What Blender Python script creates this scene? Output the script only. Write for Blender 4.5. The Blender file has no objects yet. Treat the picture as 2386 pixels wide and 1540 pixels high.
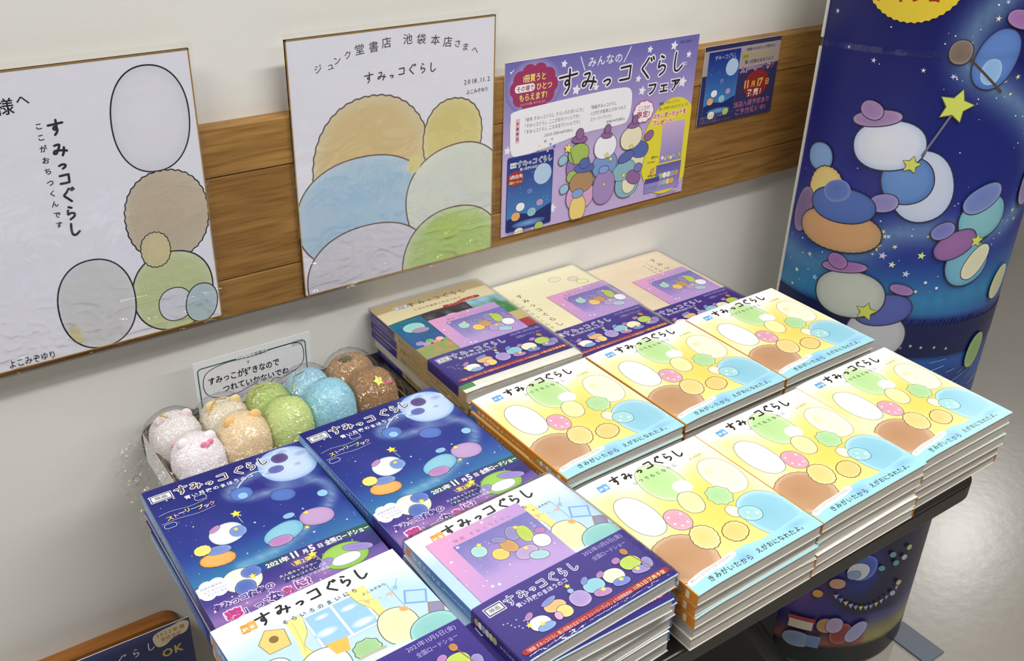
import bpy, math, random
from mathutils import Vector, Matrix, noise
from mathutils.geometry import tessellate_polygon
random.seed(7)
PI = math.pi
S = bpy.context.scene
COL = S.collection

# ------------------------------------------------------------------ camera
cam_d = bpy.data.cameras.new('camera')
cam = bpy.data.objects.new('camera', cam_d)
COL.objects.link(cam)
cam_d.sensor_fit = 'HORIZONTAL'
cam_d.sensor_width = 36.0
cam_d.lens = 36.0 * 2344.617 / 2386.0
cam_d.clip_start = 0.01
cam_d.clip_end = 60
cam.matrix_world = (Matrix.Translation((-0.38267, -0.93174, 0.50705)) @ Matrix.Rotation(-0.62802, 4, 'Z')
                    @ Matrix.Rotation(1.0580234, 4, 'X') @ Matrix.Rotation(0.0325490, 4, 'Z'))
S.camera = cam

# ------------------------------------------------------------------ world, lamps, exposure
W = bpy.data.worlds.new('shop_ambient')
S.world = W
W.use_nodes = True
W.node_tree.nodes['Background'].inputs[0].default_value = (0.93, 0.97, 1.0, 1)
W.node_tree.nodes['Background'].inputs[1].default_value = 0.36


def area(name, loc, target, sx, sy, power, col=(1, 0.98, 0.93)):
    d = bpy.data.lights.new(name, 'AREA')
    d.shape = 'RECTANGLE'
    d.size, d.size_y, d.energy, d.color = sx, sy, power, col
    o = bpy.data.objects.new(name, d)
    COL.objects.link(o)
    o.location = loc
    o.rotation_euler = (Vector(target) - Vector(loc)).to_track_quat('-Z', 'Y').to_euler()
    return o


area('ceiling_lamp', (0.75, -1.15, 1.95), (0.75, -1.1, 0), 1.9, 0.14, 42, (1, 0.99, 0.965))
area('ceiling_lamp', (0.9, -3.0, 1.95), (0.9, -2.9, 0), 2.4, 0.14, 26, (1, 0.99, 0.965))
area('ceiling_lamp', (-1.9, -1.0, 1.95), (-1.8, -0.9, 0), 1.6, 0.14, 42, (1, 0.99, 0.965))
area('ceiling_lamp', (4.75, 1.36, 1.98), (4.75, 1.36, 0), 0.5, 0.22, 30)
S.view_settings.view_transform = 'Standard'
S.view_settings.look = 'None'
S.view_settings.gamma = 1.0
S.view_settings.use_curve_mapping = False
S.view_settings.exposure = 0.14


# ------------------------------------------------------------------ colour and material helpers
def lin(c):
    def f(x):
        x /= 255.0
        return x / 12.92 if x <= 0.04045 else ((x + 0.055) / 1.055) ** 2.4
    if isinstance(c, str):
        c = tuple(int(c[i:i + 2], 16) for i in (0, 2, 4))
    return (f(c[0]), f(c[1]), f(c[2]), 1.0)


def rgb(h):
    return tuple(int(h[i:i + 2], 16) for i in (0, 2, 4))


def mix(a, b, t):
    t = max(0.0, min(1.0, t))
    return tuple(a[i] + (b[i] - a[i]) * t for i in range(3))


def mat(name, color=None, rough=0.5, spec=0.5, metal=0.0, coat=0.0, attr=False, sheen=0.0, bump=None, vary=None):
    m = bpy.data.materials.new(name)
    m.use_nodes = True
    nt = m.node_tree
    b = nt.nodes['Principled BSDF']
    b.inputs['Roughness'].default_value = rough
    b.inputs['Specular IOR Level'].default_value = spec
    b.inputs['Metallic'].default_value = metal
    b.inputs['Coat Weight'].default_value = coat
    b.inputs['Coat Roughness'].default_value = 0.12
    b.inputs['Sheen Weight'].default_value = sheen
    if attr:
        a = nt.nodes.new('ShaderNodeAttribute')
        a.attribute_name = 'Col'
        nt.links.new(a.outputs['Color'], b.inputs['Base Color'])
    else:
        b.inputs['Base Color'].default_value = lin(color)
    tc = nt.nodes.new('ShaderNodeTexCoord')
    if vary:
        c2, scale, stretch = vary
        mp = nt.nodes.new('ShaderNodeMapping')
        mp.inputs['Scale'].default_value = stretch
        n = nt.nodes.new('ShaderNodeTexNoise')
        n.inputs['Scale'].default_value = scale
        n.inputs['Detail'].default_value = 6
        r = nt.nodes.new('ShaderNodeValToRGB')
        r.color_ramp.elements[0].position = 0.35
        r.color_ramp.elements[1].position = 0.68
        r.color_ramp.elements[0].color = lin(color)
        r.color_ramp.elements[1].color = lin(c2)
        nt.links.new(tc.outputs['Object'], mp.inputs['Vector'])
        nt.links.new(mp.outputs['Vector'], n.inputs['Vector'])
        nt.links.new(n.outputs['Fac'], r.inputs['Fac'])
        nt.links.new(r.outputs['Color'], b.inputs['Base Color'])
    if bump:
        scale, stretch, strength, dist = bump
        mp = nt.nodes.new('ShaderNodeMapping')
        mp.inputs['Scale'].default_value = stretch
        n = nt.nodes.new('ShaderNodeTexNoise')
        n.inputs['Scale'].default_value = scale
        n.inputs['Detail'].default_value = 4
        bp = nt.nodes.new('ShaderNodeBump')
        bp.inputs['Strength'].default_value = strength
        bp.inputs['Distance'].default_value = dist
        nt.links.new(tc.outputs['Object'], mp.inputs['Vector'])
        nt.links.new(mp.outputs['Vector'], n.inputs['Vector'])
        nt.links.new(n.outputs['Fac'], bp.inputs['Height'])
        nt.links.new(bp.outputs['Normal'], b.inputs['Normal'])
    return m


def film_mat(name, base, edge, rough, scale, strength, dist):
    m = bpy.data.materials.new(name)
    m.use_nodes = True
    nt = m.node_tree
    nt.nodes.remove(nt.nodes['Principled BSDF'])
    out = nt.nodes['Material Output']
    tr = nt.nodes.new('ShaderNodeBsdfTransparent')
    gl = nt.nodes.new('ShaderNodeBsdfGlossy')
    gl.inputs['Roughness'].default_value = rough
    fr = nt.nodes.new('ShaderNodeLayerWeight')
    fr.inputs['Blend'].default_value = 0.5
    pw = nt.nodes.new('ShaderNodeMath')
    pw.operation = 'POWER'
    pw.inputs[1].default_value = 4.5
    mr = nt.nodes.new('ShaderNodeMapRange')
    mr.inputs['From Min'].default_value = 0.0
    mr.inputs['From Max'].default_value = 1.0
    mr.inputs['To Min'].default_value = base
    mr.inputs['To Max'].default_value = edge
    tc = nt.nodes.new('ShaderNodeTexCoord')
    n = nt.nodes.new('ShaderNodeTexNoise')
    n.inputs['Scale'].default_value = scale
    n.inputs['Detail'].default_value = 3
    n.inputs['Distortion'].default_value = 1.2
    bp = nt.nodes.new('ShaderNodeBump')
    bp.inputs['Strength'].default_value = strength
    bp.inputs['Distance'].default_value = dist
    ms = nt.nodes.new('ShaderNodeMixShader')
    L = nt.links.new
    L(tc.outputs['Object'], n.inputs['Vector'])
    L(n.outputs['Fac'], bp.inputs['Height'])
    L(bp.outputs['Normal'], gl.inputs['Normal'])
    L(fr.outputs['Facing'], pw.inputs[0])
    L(pw.outputs['Value'], mr.inputs['Value'])
    L(mr.outputs['Result'], ms.inputs['Fac'])
    L(tr.outputs['BSDF'], ms.inputs[1])
    L(gl.outputs['BSDF'], ms.inputs[2])
    L(ms.outputs['Shader'], out.inputs['Surface'])
    return m


M = {
    'gloss': mat('printed_gloss_cover', attr=True, rough=0.34, spec=0.45),
    'matte': mat('printed_paper', attr=True, rough=0.7, spec=0.2),
    'satin': mat('printed_card', attr=True, rough=0.3, spec=0.4, coat=0.15),
    'pages': mat('page_edges', 'd2cec7', 0.8, 0.2, vary=('aeaaa2', 60, (0.6, 0.6, 40)), bump=(90, (0.5, 0.5, 40), 0.5, 0.0006)),
    'white_card': mat('white_card', 'e6e4e2', 0.7, 0.2),
    'gold': mat('gold_edging', 'c79a4c', 0.34, 0.5, metal=0.55, bump=(300, (1, 1, 1), 0.25, 0.0004)),
    'wall': mat('painted_wall', 'e2e1dc', 0.85, 0.15, bump=(260, (1, 1, 1), 0.25, 0.0006)),
    'floor': mat('vinyl_floor', 'a09a92', 0.24, 0.4, vary=('a8a29a', 3.0, (1, 1, 1)), bump=(46, (1, 1, 1), 0.1, 0.002)),
    'ceiling': mat('ceiling_tiles', 'c8c8c4', 0.9, 0.1),
    'shelf_wall': mat('dim_shop_wall', '6f6a64', 0.8, 0.2, vary=('4c4640', 2.5, (1, 1, 3))),
    'black': mat('black_laminate', '17120f', 0.35, 0.5),
    'shade_box_black': mat('under_table_shade_black', '0c0f10', 0.5, 0.3),
    'black_metal': mat('black_steel', '121212', 0.35, 0.5),
    'board_wood': mat('oiled_ply', 'a0662c', 0.5, 0.4, vary=('8a5522', 12, (1, 12, 12)), bump=(60, (1, 14, 14), 0.2, 0.0005)),
    'dark_metal': mat('dark_screw', '3a3a38', 0.35, 0.6, metal=0.8),
    'cardboard': mat('brown_cardboard', '6e5a49', 0.85, 0.15, bump=(300, (1, 6, 1), 0.2, 0.0003)),
    'brass': mat('brass_chain', 'd8b768', 0.25, 0.6, metal=1.0),
    'film': film_mat('clear_film', 0.07, 0.8, 0.05, 22, 0.4, 0.004),
    'wrap': film_mat('crinkled_film', 0.035, 0.75, 0.06, 36, 0.5, 0.005),
    'bag': film_mat('crumpled_bag', 0.07, 0.8, 0.07, 60, 0.9, 0.006),
    'grey_foot': mat('grey_plastic', '6e7480', 0.5, 0.4),
}


def wood(name, dark, light, seed):
    m = bpy.data.materials.new(name)
    m.use_nodes = True
    nt = m.node_tree
    b = nt.nodes['Principled BSDF']
    b.inputs['Roughness'].default_value = 0.5
    b.inputs['Specular IOR Level'].default_value = 0.35
    tc = nt.nodes.new('ShaderNodeTexCoord')
    mp = nt.nodes.new('ShaderNodeMapping')
    mp.inputs['Location'].default_value = (seed, seed * 2.1, seed)
    mp.inputs['Scale'].default_value = (1.5, 10, 16)
    n1 = nt.nodes.new('ShaderNodeTexNoise')
    n1.inputs['Scale'].default_value = 3.0
    n1.inputs['Detail'].default_value = 8
    n1.inputs['Distortion'].default_value = 1.4
    mp2 = nt.nodes.new('ShaderNodeMapping')
    mp2.inputs['Scale'].default_value = (14, 150, 230)
    n2 = nt.nodes.new('ShaderNodeTexNoise')
    n2.inputs['Scale'].default_value = 1.4
    n2.inputs['Detail'].default_value = 5
    r = nt.nodes.new('ShaderNodeValToRGB')
    r.color_ramp.elements[0].position = 0.3
    r.color_ramp.elements[1].position = 0.72
    r.color_ramp.elements[0].color = lin(dark)
    r.color_ramp.elements[1].color = lin(light)
    r2 = nt.nodes.new('ShaderNodeValToRGB')
    r2.color_ramp.elements[0].position = 0.32
    r2.color_ramp.elements[1].position = 0.55
    r2.color_ramp.elements[0].color = (0.66, 0.6, 0.52, 1)
    r2.color_ramp.elements[1].color = (1, 1, 1, 1)
    mx = nt.nodes.new('ShaderNodeMixRGB')
    mx.blend_type = 'MULTIPLY'
    mx.inputs[0].default_value = 0.8
    bp = nt.nodes.new('ShaderNodeBump')
    bp.inputs['Strength'].default_value = 0.3
    bp.inputs['Distance'].default_value = 0.0006
    L = nt.links.new
    L(tc.outputs['Object'], mp.inputs['Vector'])
    L(tc.outputs['Object'], mp2.inputs['Vector'])
    L(mp.outputs['Vector'], n1.inputs['Vector'])
    L(mp2.outputs['Vector'], n2.inputs['Vector'])
    L(n1.outputs['Fac'], r.inputs['Fac'])
    L(n2.outputs['Fac'], r2.inputs['Fac'])
    L(r.outputs['Color'], mx.inputs[1])
    L(r2.outputs['Color'], mx.inputs[2])
    L(mx.outputs['Color'], b.inputs['Base Color'])
    L(n2.outputs['Fac'], bp.inputs['Height'])
    L(bp.outputs['Normal'], b.inputs['Normal'])
    return m


# ------------------------------------------------------------------ object helpers
def link(name, me, m=None, parent=None, smooth=False):
    o = bpy.data.objects.new(name, me)
    COL.objects.link(o)
    if m is not None and not me.materials:
        me.materials.append(m)
    if parent:
        o.parent = parent
    if smooth:
        for p in me.polygons:
            p.use_smooth = True
    return o


def tag(o, label=None, cat=None, group=None, kind=None):
    if label:
        o['label'] = label
    if cat:
        o['category'] = cat
    if group:
        o['group'] = group
    if kind:
        o['kind'] = kind
    return o


def thing(name, loc, label, cat, group=None, rz=0.0):
    o = bpy.data.objects.new(name, None)
    o.empty_display_size = 0.02
    COL.objects.link(o)
    o.location = loc
    o.rotation_euler = (0, 0, rz)
    return tag(o, label, cat, group)


class MB:
    def __init__(s):
        s.v, s.f = [], []

    def box(s, x0, x1, y0, y1, z0, z1):
        b = len(s.v)
        s.v += [(x, y, z) for z in (z0, z1) for x, y in ((x0, y0), (x1, y0), (x1, y1), (x0, y1))]
        s.f += [tuple(b + i for i in q) for q in ((3, 2, 1, 0), (4, 5, 6, 7), (0, 1, 5, 4), (1, 2, 6, 5), (2, 3, 7, 6), (3, 0, 4, 7))]
        return s

    def prism(s, pts, z0, z1, axis='z'):
        n = len(pts)
        b = len(s.v)
        def P(a, c, h):
            return (a, c, h) if axis == 'z' else (a, h, c)
        s.v += [P(a, c, z0) for a, c in pts] + [P(a, c, z1) for a, c in pts]
        fl = axis == 'y'
        def F(t):
            s.f.append(tuple(reversed(t)) if fl else tuple(t))
        F([b + i for i in reversed(range(n))])
        F([b + n + i for i in range(n)])
        for i in range(n):
            j = (i + 1) % n
            F([b + i, b + j, b + n + j, b + n + i])
        return s

    def tube(s, pts, r, n=10, cap=True):
        pts = [Vector(p) for p in pts]
        base = len(s.v)
        for i, p in enumerate(pts):
            t = (pts[min(i + 1, len(pts) - 1)] - pts[max(i - 1, 0)]).normalized()
            u = t.cross(Vector((0.13, 0.31, 0.94)))
            u.normalize()
            w = t.cross(u)
            for k in range(n):
                a = 2 * PI * k / n
                s.v.append(tuple(p + (u * math.cos(a) + w * math.sin(a)) * r))
        for i in range(len(pts) - 1):
            for k in range(n):
                a = base + i * n + k
                c = base + i * n + (k + 1) % n
                s.f.append((a, a + n, c + n, c))
        if cap:
            s.f.append(tuple(base + k for k in range(n)))
            s.f.append(tuple(base + (len(pts) - 1) * n + k for k in reversed(range(n))))
        return s

    def sphere(s, c, r, nu=16, nv=10, fn=None):
        b = len(s.v)
        if not isinstance(r, tuple):
            r = (r, r, r)
        for i in range(nv + 1):
            th = PI * i / nv
            for k in range(nu):
                ph = 2 * PI * k / nu
                d = Vector((math.sin(th) * math.cos(ph), math.sin(th) * math.sin(ph), math.cos(th)))
                q = fn(d) if fn else 1.0
                s.v.append((c[0] + d.x * r[0] * q, c[1] + d.y * r[1] * q, c[2] + d.z * r[2] * q))
        for i in range(nv):
            for k in range(nu):
                a = b + i * nu + k
                c2 = b + i * nu + (k + 1) % nu
                s.f.append((a, a + nu, c2 + nu, c2))
        return s

    def mesh(s, name='m', colr=None):
        me = bpy.data.meshes.new(name)
        me.from_pydata(s.v, [], s.f)
        me.validate()
        if colr is not None:
            at = me.color_attributes.new('Col', 'FLOAT_COLOR', 'POINT')
            for i, v in enumerate(me.vertices):
                at.data[i].color = lin(colr(v.co)) if callable(colr) else lin(colr)
        me.update()
        return me

    def build(s, name, m, parent=None, smooth=False, colr=None, bevel=0):
        o = link(name, s.mesh(name, colr), m, parent, smooth)
        if bevel:
            md = o.modifiers.new('b', 'BEVEL')
            md.width = bevel
            md.segments = 2
            md.limit_method = 'ANGLE'
        return o


# ------------------------------------------------------------------ flat print (ink on paper, millimetres, x right, y down)
_glyph = {}


def glyph(ch, off):
    k = (ch, off)
    if k not in _glyph:
        c = bpy.data.curves.new('g', 'FONT')
        c.body = ch
        c.size = 1
        c.resolution_u = 2
        c.offset = off
        o = bpy.data.objects.new('g', c)
        COL.objects.link(o)
        me = bpy.data.meshes.new_from_object(o.evaluated_get(bpy.context.evaluated_depsgraph_get()))
        vs = [(v.co.x, v.co.y) for v in me.vertices]
        fs = [tuple(p.vertices) for p in me.polygons]
        bpy.data.objects.remove(o)
        bpy.data.curves.remove(c)
        bpy.data.meshes.remove(me)
        if ord(ch) > 0x2000:
            adv = 1.0
        elif vs:
            adv = max(v[0] for v in vs) - off + 0.06
        else:
            adv = 0.3
        _glyph[k] = (vs, fs, adv)
    return _glyph[k]


def smooth_line(P, n=6, closed=False):
    if len(P) < 3:
        return list(P)
    out = []
    m = len(P)
    rng = range(m) if closed else range(m - 1)
    for i in rng:
        if closed:
            a, b, c, d = P[i - 1], P[i], P[(i + 1) % m], P[(i + 2) % m]
        else:
            a, b, c, d = P[max(i - 1, 0)], P[i], P[i + 1], P[min(i + 2, m - 1)]
        for k in range(n):
            t = k / n
            out.append(tuple(0.5 * (2 * b[j] + (c[j] - a[j]) * t + (2 * a[j] - 5 * b[j] + 4 * c[j] - d[j]) * t * t
                                    + (3 * b[j] - a[j] - 3 * c[j] + d[j]) * t ** 3) for j in (0, 1)))
    if not closed:
        out.append(tuple(P[-1]))
    return out


HAND = {
    'す': [[(.06, .68), (.5, .71), (.94, .75)], [(.56, .97), (.56, .62), (.53, .42), (.42, .35), (.35, .44), (.42, .54), (.53, .5), (.57, .36), (.52, .18), (.38, .02)]],
    'み': [[(.2, .82), (.42, .86), (.52, .82), (.42, .55), (.24, .26), (.1, .28), (.16, .44), (.45, .46), (.94, .36)], [(.78, .62), (.75, .36), (.62, .08)]],
    'っ': [[(.2, .46), (.5, .56), (.74, .48), (.7, .3), (.48, .16)]],
    'コ': [[(.18, .8), (.5, .82), (.82, .84)], [(.82, .84), (.8, .5), (.78, .2)], [(.14, .18), (.46, .18), (.78, .2)]],
    'ぐ': [[(.62, .92), (.46, .7), (.28, .5), (.44, .3), (.68, .04)], [(.74, .9), (.8, .78)], [(.87, .95), (.93, .83)]],
    'ら': [[(.42, .95), (.6, .86)], [(.34, .72), (.3, .42), (.5, .5), (.72, .42), (.66, .2), (.4, .04)]],
    'し': [[(.38, .95), (.34, .5), (.38, .16), (.58, .08), (.86, .3)]],
}


class Art:
    def __init__(s, w, h, dh=0.004, bs=1.0):
        s.w, s.h, s.dh, s.bs = w, h, dh, bs
        s.v, s.c, s.f, s.L = [], [], [], 0

    def lift(s):
        s.L += 1

    def add(s, vs, fs, cols, lift=True, zs=None):
        s.L += 1 if lift else .12
        if zs:
            vs = list(vs)
        z = (lambda i: s.L + zs[i]) if zs else (lambda i: s.L)
        one = not isinstance(cols, list)
        if one:
            cl = lin(cols)
        inside = all(-1e-6 <= x <= s.w + 1e-6 and -1e-6 <= y <= s.h + 1e-6 for x, y in vs)
        if inside:
            b = len(s.v)
            s.v += [(x, y, z(i)) for i, (x, y) in enumerate(vs)]
            s.c += [cl] * len(vs) if one else [lin(c) for c in cols]
            s.f += [tuple(b + i for i in f) for f in fs]
            return
        if not one:
            cols = [lin(c) for c in cols]
        for f in fs:
            P = [(vs[i][0], vs[i][1], cl if one else cols[i]) for i in f]
            zf = z(f[0])
            for ax, lim, sg in ((0, 0.0, 1), (0, s.w, -1), (1, 0.0, 1), (1, s.h, -1)):
                Q = []
                for i in range(len(P)):
                    a, b2 = P[i - 1], P[i]
                    da, db = sg * (a[ax] - lim), sg * (b2[ax] - lim)
                    if (da >= 0) != (db >= 0):
                        t = da / (da - db)
                        Q.append((a[0] + (b2[0] - a[0]) * t, a[1] + (b2[1] - a[1]) * t,
                                  tuple(a[2][j] + (b2[2][j] - a[2][j]) * t for j in range(4))))
                    if db >= 0:
                        Q.append(b2)
                P = Q
                if len(P) < 3:
                    break
            if len(P) >= 3:
                b = len(s.v)
                s.v += [(p[0], p[1], zf) for p in P]
                s.c += [p[2] for p in P]
                s.f.append(tuple(range(b, b + len(P))))

    def grid(s, fn, x0=0, y0=0, x1=None, y1=None, nx=20, ny=20):
        x1 = s.w if x1 is None else x1
        y1 = s.h if y1 is None else y1
        vs = [(x0 + (x1 - x0) * i / nx, y0 + (y1 - y0) * j / ny) for j in range(ny + 1) for i in range(nx + 1)]
        cs = [fn(*p) for p in vs]
        n = nx + 1
        fs = [(j * n + i, j * n + i + 1, (j + 1) * n + i + 1, (j + 1) * n + i) for j in range(ny) for i in range(nx)]
        s.add(vs, fs, cs)

    def poly(s, pts, col, lift=True):
        tri = tessellate_polygon([[Vector((p[0], p[1], 0)) for p in pts]])
        s.add(list(pts), [tuple(t) for t in tri], col, lift)

    def rect(s, x0, y0, x1, y1, col, rot=0.0, lift=True):
        cx, cy = (x0 + x1) / 2, (y0 + y1) / 2
        c, q = math.cos(rot), math.sin(rot)
        s.poly([(cx + (x - cx) * c - (y - cy) * q, cy + (x - cx) * q + (y - cy) * c) for x, y in ((x0, y0), (x1, y0), (x1, y1), (x0, y1))], col, lift)

    def rrect(s, x0, y0, x1, y1, r, col, lift=True):
        s.poly(s.rpts(x0, y0, x1, y1, r), col, lift)

    @staticmethod
    def rpts(x0, y0, x1, y1, r, n=5):
        out = []
        for cx, cy, a0 in ((x1 - r, y0 + r, -PI / 2), (x1 - r, y1 - r, 0), (x0 + r, y1 - r, PI / 2), (x0 + r, y0 + r, PI)):
            for k in range(n + 1):
                a = a0 + PI / 2 * k / n
                out.append((cx + r * math.cos(a), cy + r * math.sin(a)))
        return out

    def stroke(s, pts, wd, col, closed=False, lift=True, caps=True):
        if closed:
            pts = list(pts) + [pts[0]]
        vs, fs = [], []
        n = len(pts)
        for i in range(n):
            a = pts[max(i - 1, 0)] if not (closed and i == 0) else pts[n - 2]
            b = pts[min(i + 1, n - 1)] if not (closed and i == n - 1) else pts[1]
            dx, dy = b[0] - a[0], b[1] - a[1]
            l = math.hypot(dx, dy) or 1
            nx, ny = -dy / l * wd / 2, dx / l * wd / 2
            vs += [(pts[i][0] + nx, pts[i][1] + ny), (pts[i][0] - nx, pts[i][1] - ny)]
        fs = [(2 * i, 2 * i + 1, 2 * i + 3, 2 * i + 2) for i in range(n - 1)]
        s.add(vs, fs, col, lift, [i // 2 * .1 for i in range(2 * n)] if not closed else None)
        s.L += .1 * n if not closed else 0
        if caps and not closed:
            for p in (pts[0], pts[-1]):
                q = [(p[0] + wd / 2 * math.cos(a * PI / 4), p[1] + wd / 2 * math.sin(a * PI / 4)) for a in range(8)]
                s.add(q, [tuple(range(8))], col, False)

    def ring(s, cx, cy, rx, ry, rot=0, n=32, wob=0, k=0, flat=0.0):
        out = []
        for i in range(n):
            a = 2 * PI * i / n
            r = 1 + (wob * math.sin(a * k) if k else 0)
            if flat:
                r *= (abs(math.cos(a)) ** flat + abs(math.sin(a)) ** flat) ** (-1 / flat)
            x, y = rx * r * math.cos(a), ry * r * math.sin(a)
            out.append((cx + x * math.cos(rot) - y * math.sin(rot), cy + x * math.sin(rot) + y * math.cos(rot)))
        return out

    def blob(s, cx, cy, w, h, fill, line='6b5445', lw=0.7, rot=0, rim=None, n=36, wob=0, k=0, light=(-0.2, -0.2), flat=2.2):
        """a plain rounded watercolour patch: centre colour fading to the rim colour, thin outline"""
        w, h = w * s.bs, h * s.bs
        R = s.ring(cx, cy, w / 2, h / 2, rot, n, wob, k, flat)
        fill = rgb(fill) if isinstance(fill, str) else fill
        rim = mix(fill, (255, 255, 255), 0.25) if rim is None else (rgb(rim) if isinstance(rim, str) else rim)
        c = (cx + light[0] * w / 2, cy + light[1] * h / 2)
        mid = [(c[0] + (p[0] - c[0]) * 0.78, c[1] + (p[1] - c[1]) * 0.78) for p in R]
        vs = [c] + mid + R
        fs = [(0, 1 + i, 1 + (i + 1) % n) for i in range(n)] + [(1 + i, 1 + n + i, 1 + n + (i + 1) % n, 1 + (i + 1) % n) for i in range(n)]
        s.add(vs, fs, [fill] + [mix(fill, rim, 0.25)] * n + [rim] * n)
        if line:
            s.stroke(R, lw, line, closed=True)

    def disc(s, cx, cy, r, col, ry=None, n=16, lift=True):
        s.add(s.ring(cx, cy, r, ry or r, 0, n), [tuple(range(n))], col, lift)

    def glow(s, cx, cy, r, col, edge, ry=None, n=24, lift=True):
        R = s.ring(cx, cy, r, ry or r, 0, n)
        s.add([(cx, cy)] + R, [(0, 1 + i, 1 + (i + 1) % n) for i in range(n)], [col] + ([edge(x, y) for x, y in R] if callable(edge) else [edge] * n), lift)

    def star(s, cx, cy, r, col, rot=0.2, inner=0.5, lift=True, line=None, lw=0.5):
        P = []
        for i in range(10):
            a = rot - PI / 2 + i * PI / 5
            q = r if i % 2 == 0 else r * inner
            P.append((cx + q * math.cos(a), cy + q * math.sin(a)))
        s.add([(cx, cy)] + P, [(0, 1 + i, 1 + (i + 1) % 10) for i in range(10)], col, lift)
        if line:
            s.stroke(P, lw, line, closed=True)

    def text(s, body, x, y, size, col, rot=0.0, gap=0.0, off=0.0, halo=None, hw=0.06, vertical=False, width=None, jit=0.0, hand=False, anchor='l'):
        """x, y = start of the baseline (bottom left); vertical runs downwards"""
        adv = []
        for ch in body:
            a = glyph(ch, off)[2] if ch not in ' 　' else (0.35 if ch == ' ' else 1.0)
            adv.append(a)
        tot = sum(adv) + gap * (len(body) - 1)
        stretch = 1.0
        if width is not None and not vertical:
            if width / size > tot:
                gap += (width / size - tot) / max(1, len(body) - 1)
            else:
                stretch = width / size / tot
            tot = width / size
        if anchor == 'c':
            x -= tot * size / 2 * math.cos(rot)
            y -= tot * size / 2 * math.sin(rot)
        rnd = random.Random(len(body) * 7 + ord(body[0]))
        passes = ([(halo, off + hw, True)] if halo else []) + [(col, off, False)]
        for pc, po, ish in passes:
            s.L += 1
            pen = 0.0
            k_ = 0
            r2 = random.Random(rnd.random() if False else 5)
            for ch, a in zip(body, adv):
                if ch not in ' 　':
                    vs, fs, _ = glyph(ch, po)
                    jr = r2.uniform(-jit, jit)
                    jy = r2.uniform(-jit, jit) * 0.5
                    out = []
                    for gx, gy in vs:
                        gx2, gy2 = gx - a / 2, gy - 0.38
                        qx = gx2 * math.cos(jr) - gy2 * math.sin(jr) + a / 2
                        qy = gx2 * math.sin(jr) + gy2 * math.cos(jr) + 0.38 + jy
                        if vertical:
                            px, py = qx * size, (pen + 0.88 - qy) * size
                        else:
                            px, py = (pen + qx) * size * stretch, -qy * size
                        out.append((x + px * math.cos(rot) - py * math.sin(rot), y + px * math.sin(rot) + py * math.cos(rot)))
                    s.add(out, fs, pc, False, [.5 * i / len(out) for i in range(len(out))] if po > .03 else None)
                    s.L -= .12 if k_ % 2 else 0
                    k_ += 1
                pen += (1.0 if vertical else a) + gap

    def title(s, pts, size, wd, col, halo=None, hw=1.0, rot=0.0, sizes=None):
        """the hand lettered title: one centre per character"""
        for ps in (0, 1):
            if ps == 0 and not halo:
                continue
            s.L += 1
            for i, (ch, (cx, cy)) in enumerate(zip('すみっコぐらし', pts)):
                sz = size * (sizes[i] if sizes else 1)
                for st in HAND[ch]:
                    P = [((a - .5) * sz, -(b - .5) * sz) for a, b in smooth_line(st, 5)]
                    P = [(cx + a * math.cos(rot) - b * math.sin(rot), cy + a * math.sin(rot) + b * math.cos(rot)) for a, b in P]
                    s.stroke(P, wd + (2 * hw if ps == 0 else 0), halo if ps == 0 else col, lift=False)
            s.L += 1

    def mesh(s, name, mp, maxedge=None):
        tris = []
        V, C, F = list(s.v), list(s.c), []
        if maxedge:
            me2 = maxedge * maxedge
            stack = []
            for f in s.f:
                for i in range(1, len(f) - 1):
                    stack.append((f[0], f[i], f[i + 1]))
            cache = {}
            while stack:
                t = stack.pop()
                d = [((V[t[i]][0] - V[t[(i + 1) % 3]][0]) ** 2 + (V[t[i]][1] - V[t[(i + 1) % 3]][1]) ** 2) for i in range(3)]
                i = d.index(max(d))
                if d[i] <= me2:
                    F.append(t)
                    continue
                a, b, c = t[i], t[(i + 1) % 3], t[(i + 2) % 3]
                k = (min(a, b), max(a, b))
                if k not in cache:
                    cache[k] = len(V)
                    V.append(tuple((V[a][j] + V[b][j]) / 2 for j in range(3)))
                    C.append(tuple((C[a][j] + C[b][j]) / 2 for j in range(4)))
                m = cache[k]
                stack += [(a, m, c), (m, b, c)]
        else:
            F = s.f
        # orient every face to look out of the paper
        G = []
        for f in F:
            A = 0
            for i in range(len(f)):
                p, q = V[f[i - 1]], V[f[i]]
                A += p[0] * q[1] - q[0] * p[1]
            G.append(tuple(reversed(f)) if A > 0 else tuple(f))
        me = bpy.data.meshes.new(name)
        me.from_pydata([mp(x / 1000, y / 1000, (0.1 + h * s.dh) / 1000) for x, y, h in V], [], G)
        at = me.color_attributes.new('Col', 'FLOAT_COLOR', 'POINT')
        at.data.foreach_set('color', [q for c in C for q in c])
        me.update()
        return me


def nz(x, y, s=1.0, seed=0.0):
    return noise.noise(Vector((x * s + seed, y * s - seed * 0.7, seed)))


# map: flat sheet on the wall / on a book cover
def on_wall(x0, y0, z0):
    return lambda u, v, h: (x0 + u, y0 - h, z0 - v)


def crop_title(a, xs, y, size, wd, col, halo=None, hw=0.8, sizes=None):
    a.title([(x, (y[i] if isinstance(y, (list, tuple)) else y)) for i, x in enumerate(xs)], size, wd, col, halo, hw, 0.0, sizes or (1, .92, .7, .95, 1, 1, 1))


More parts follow.
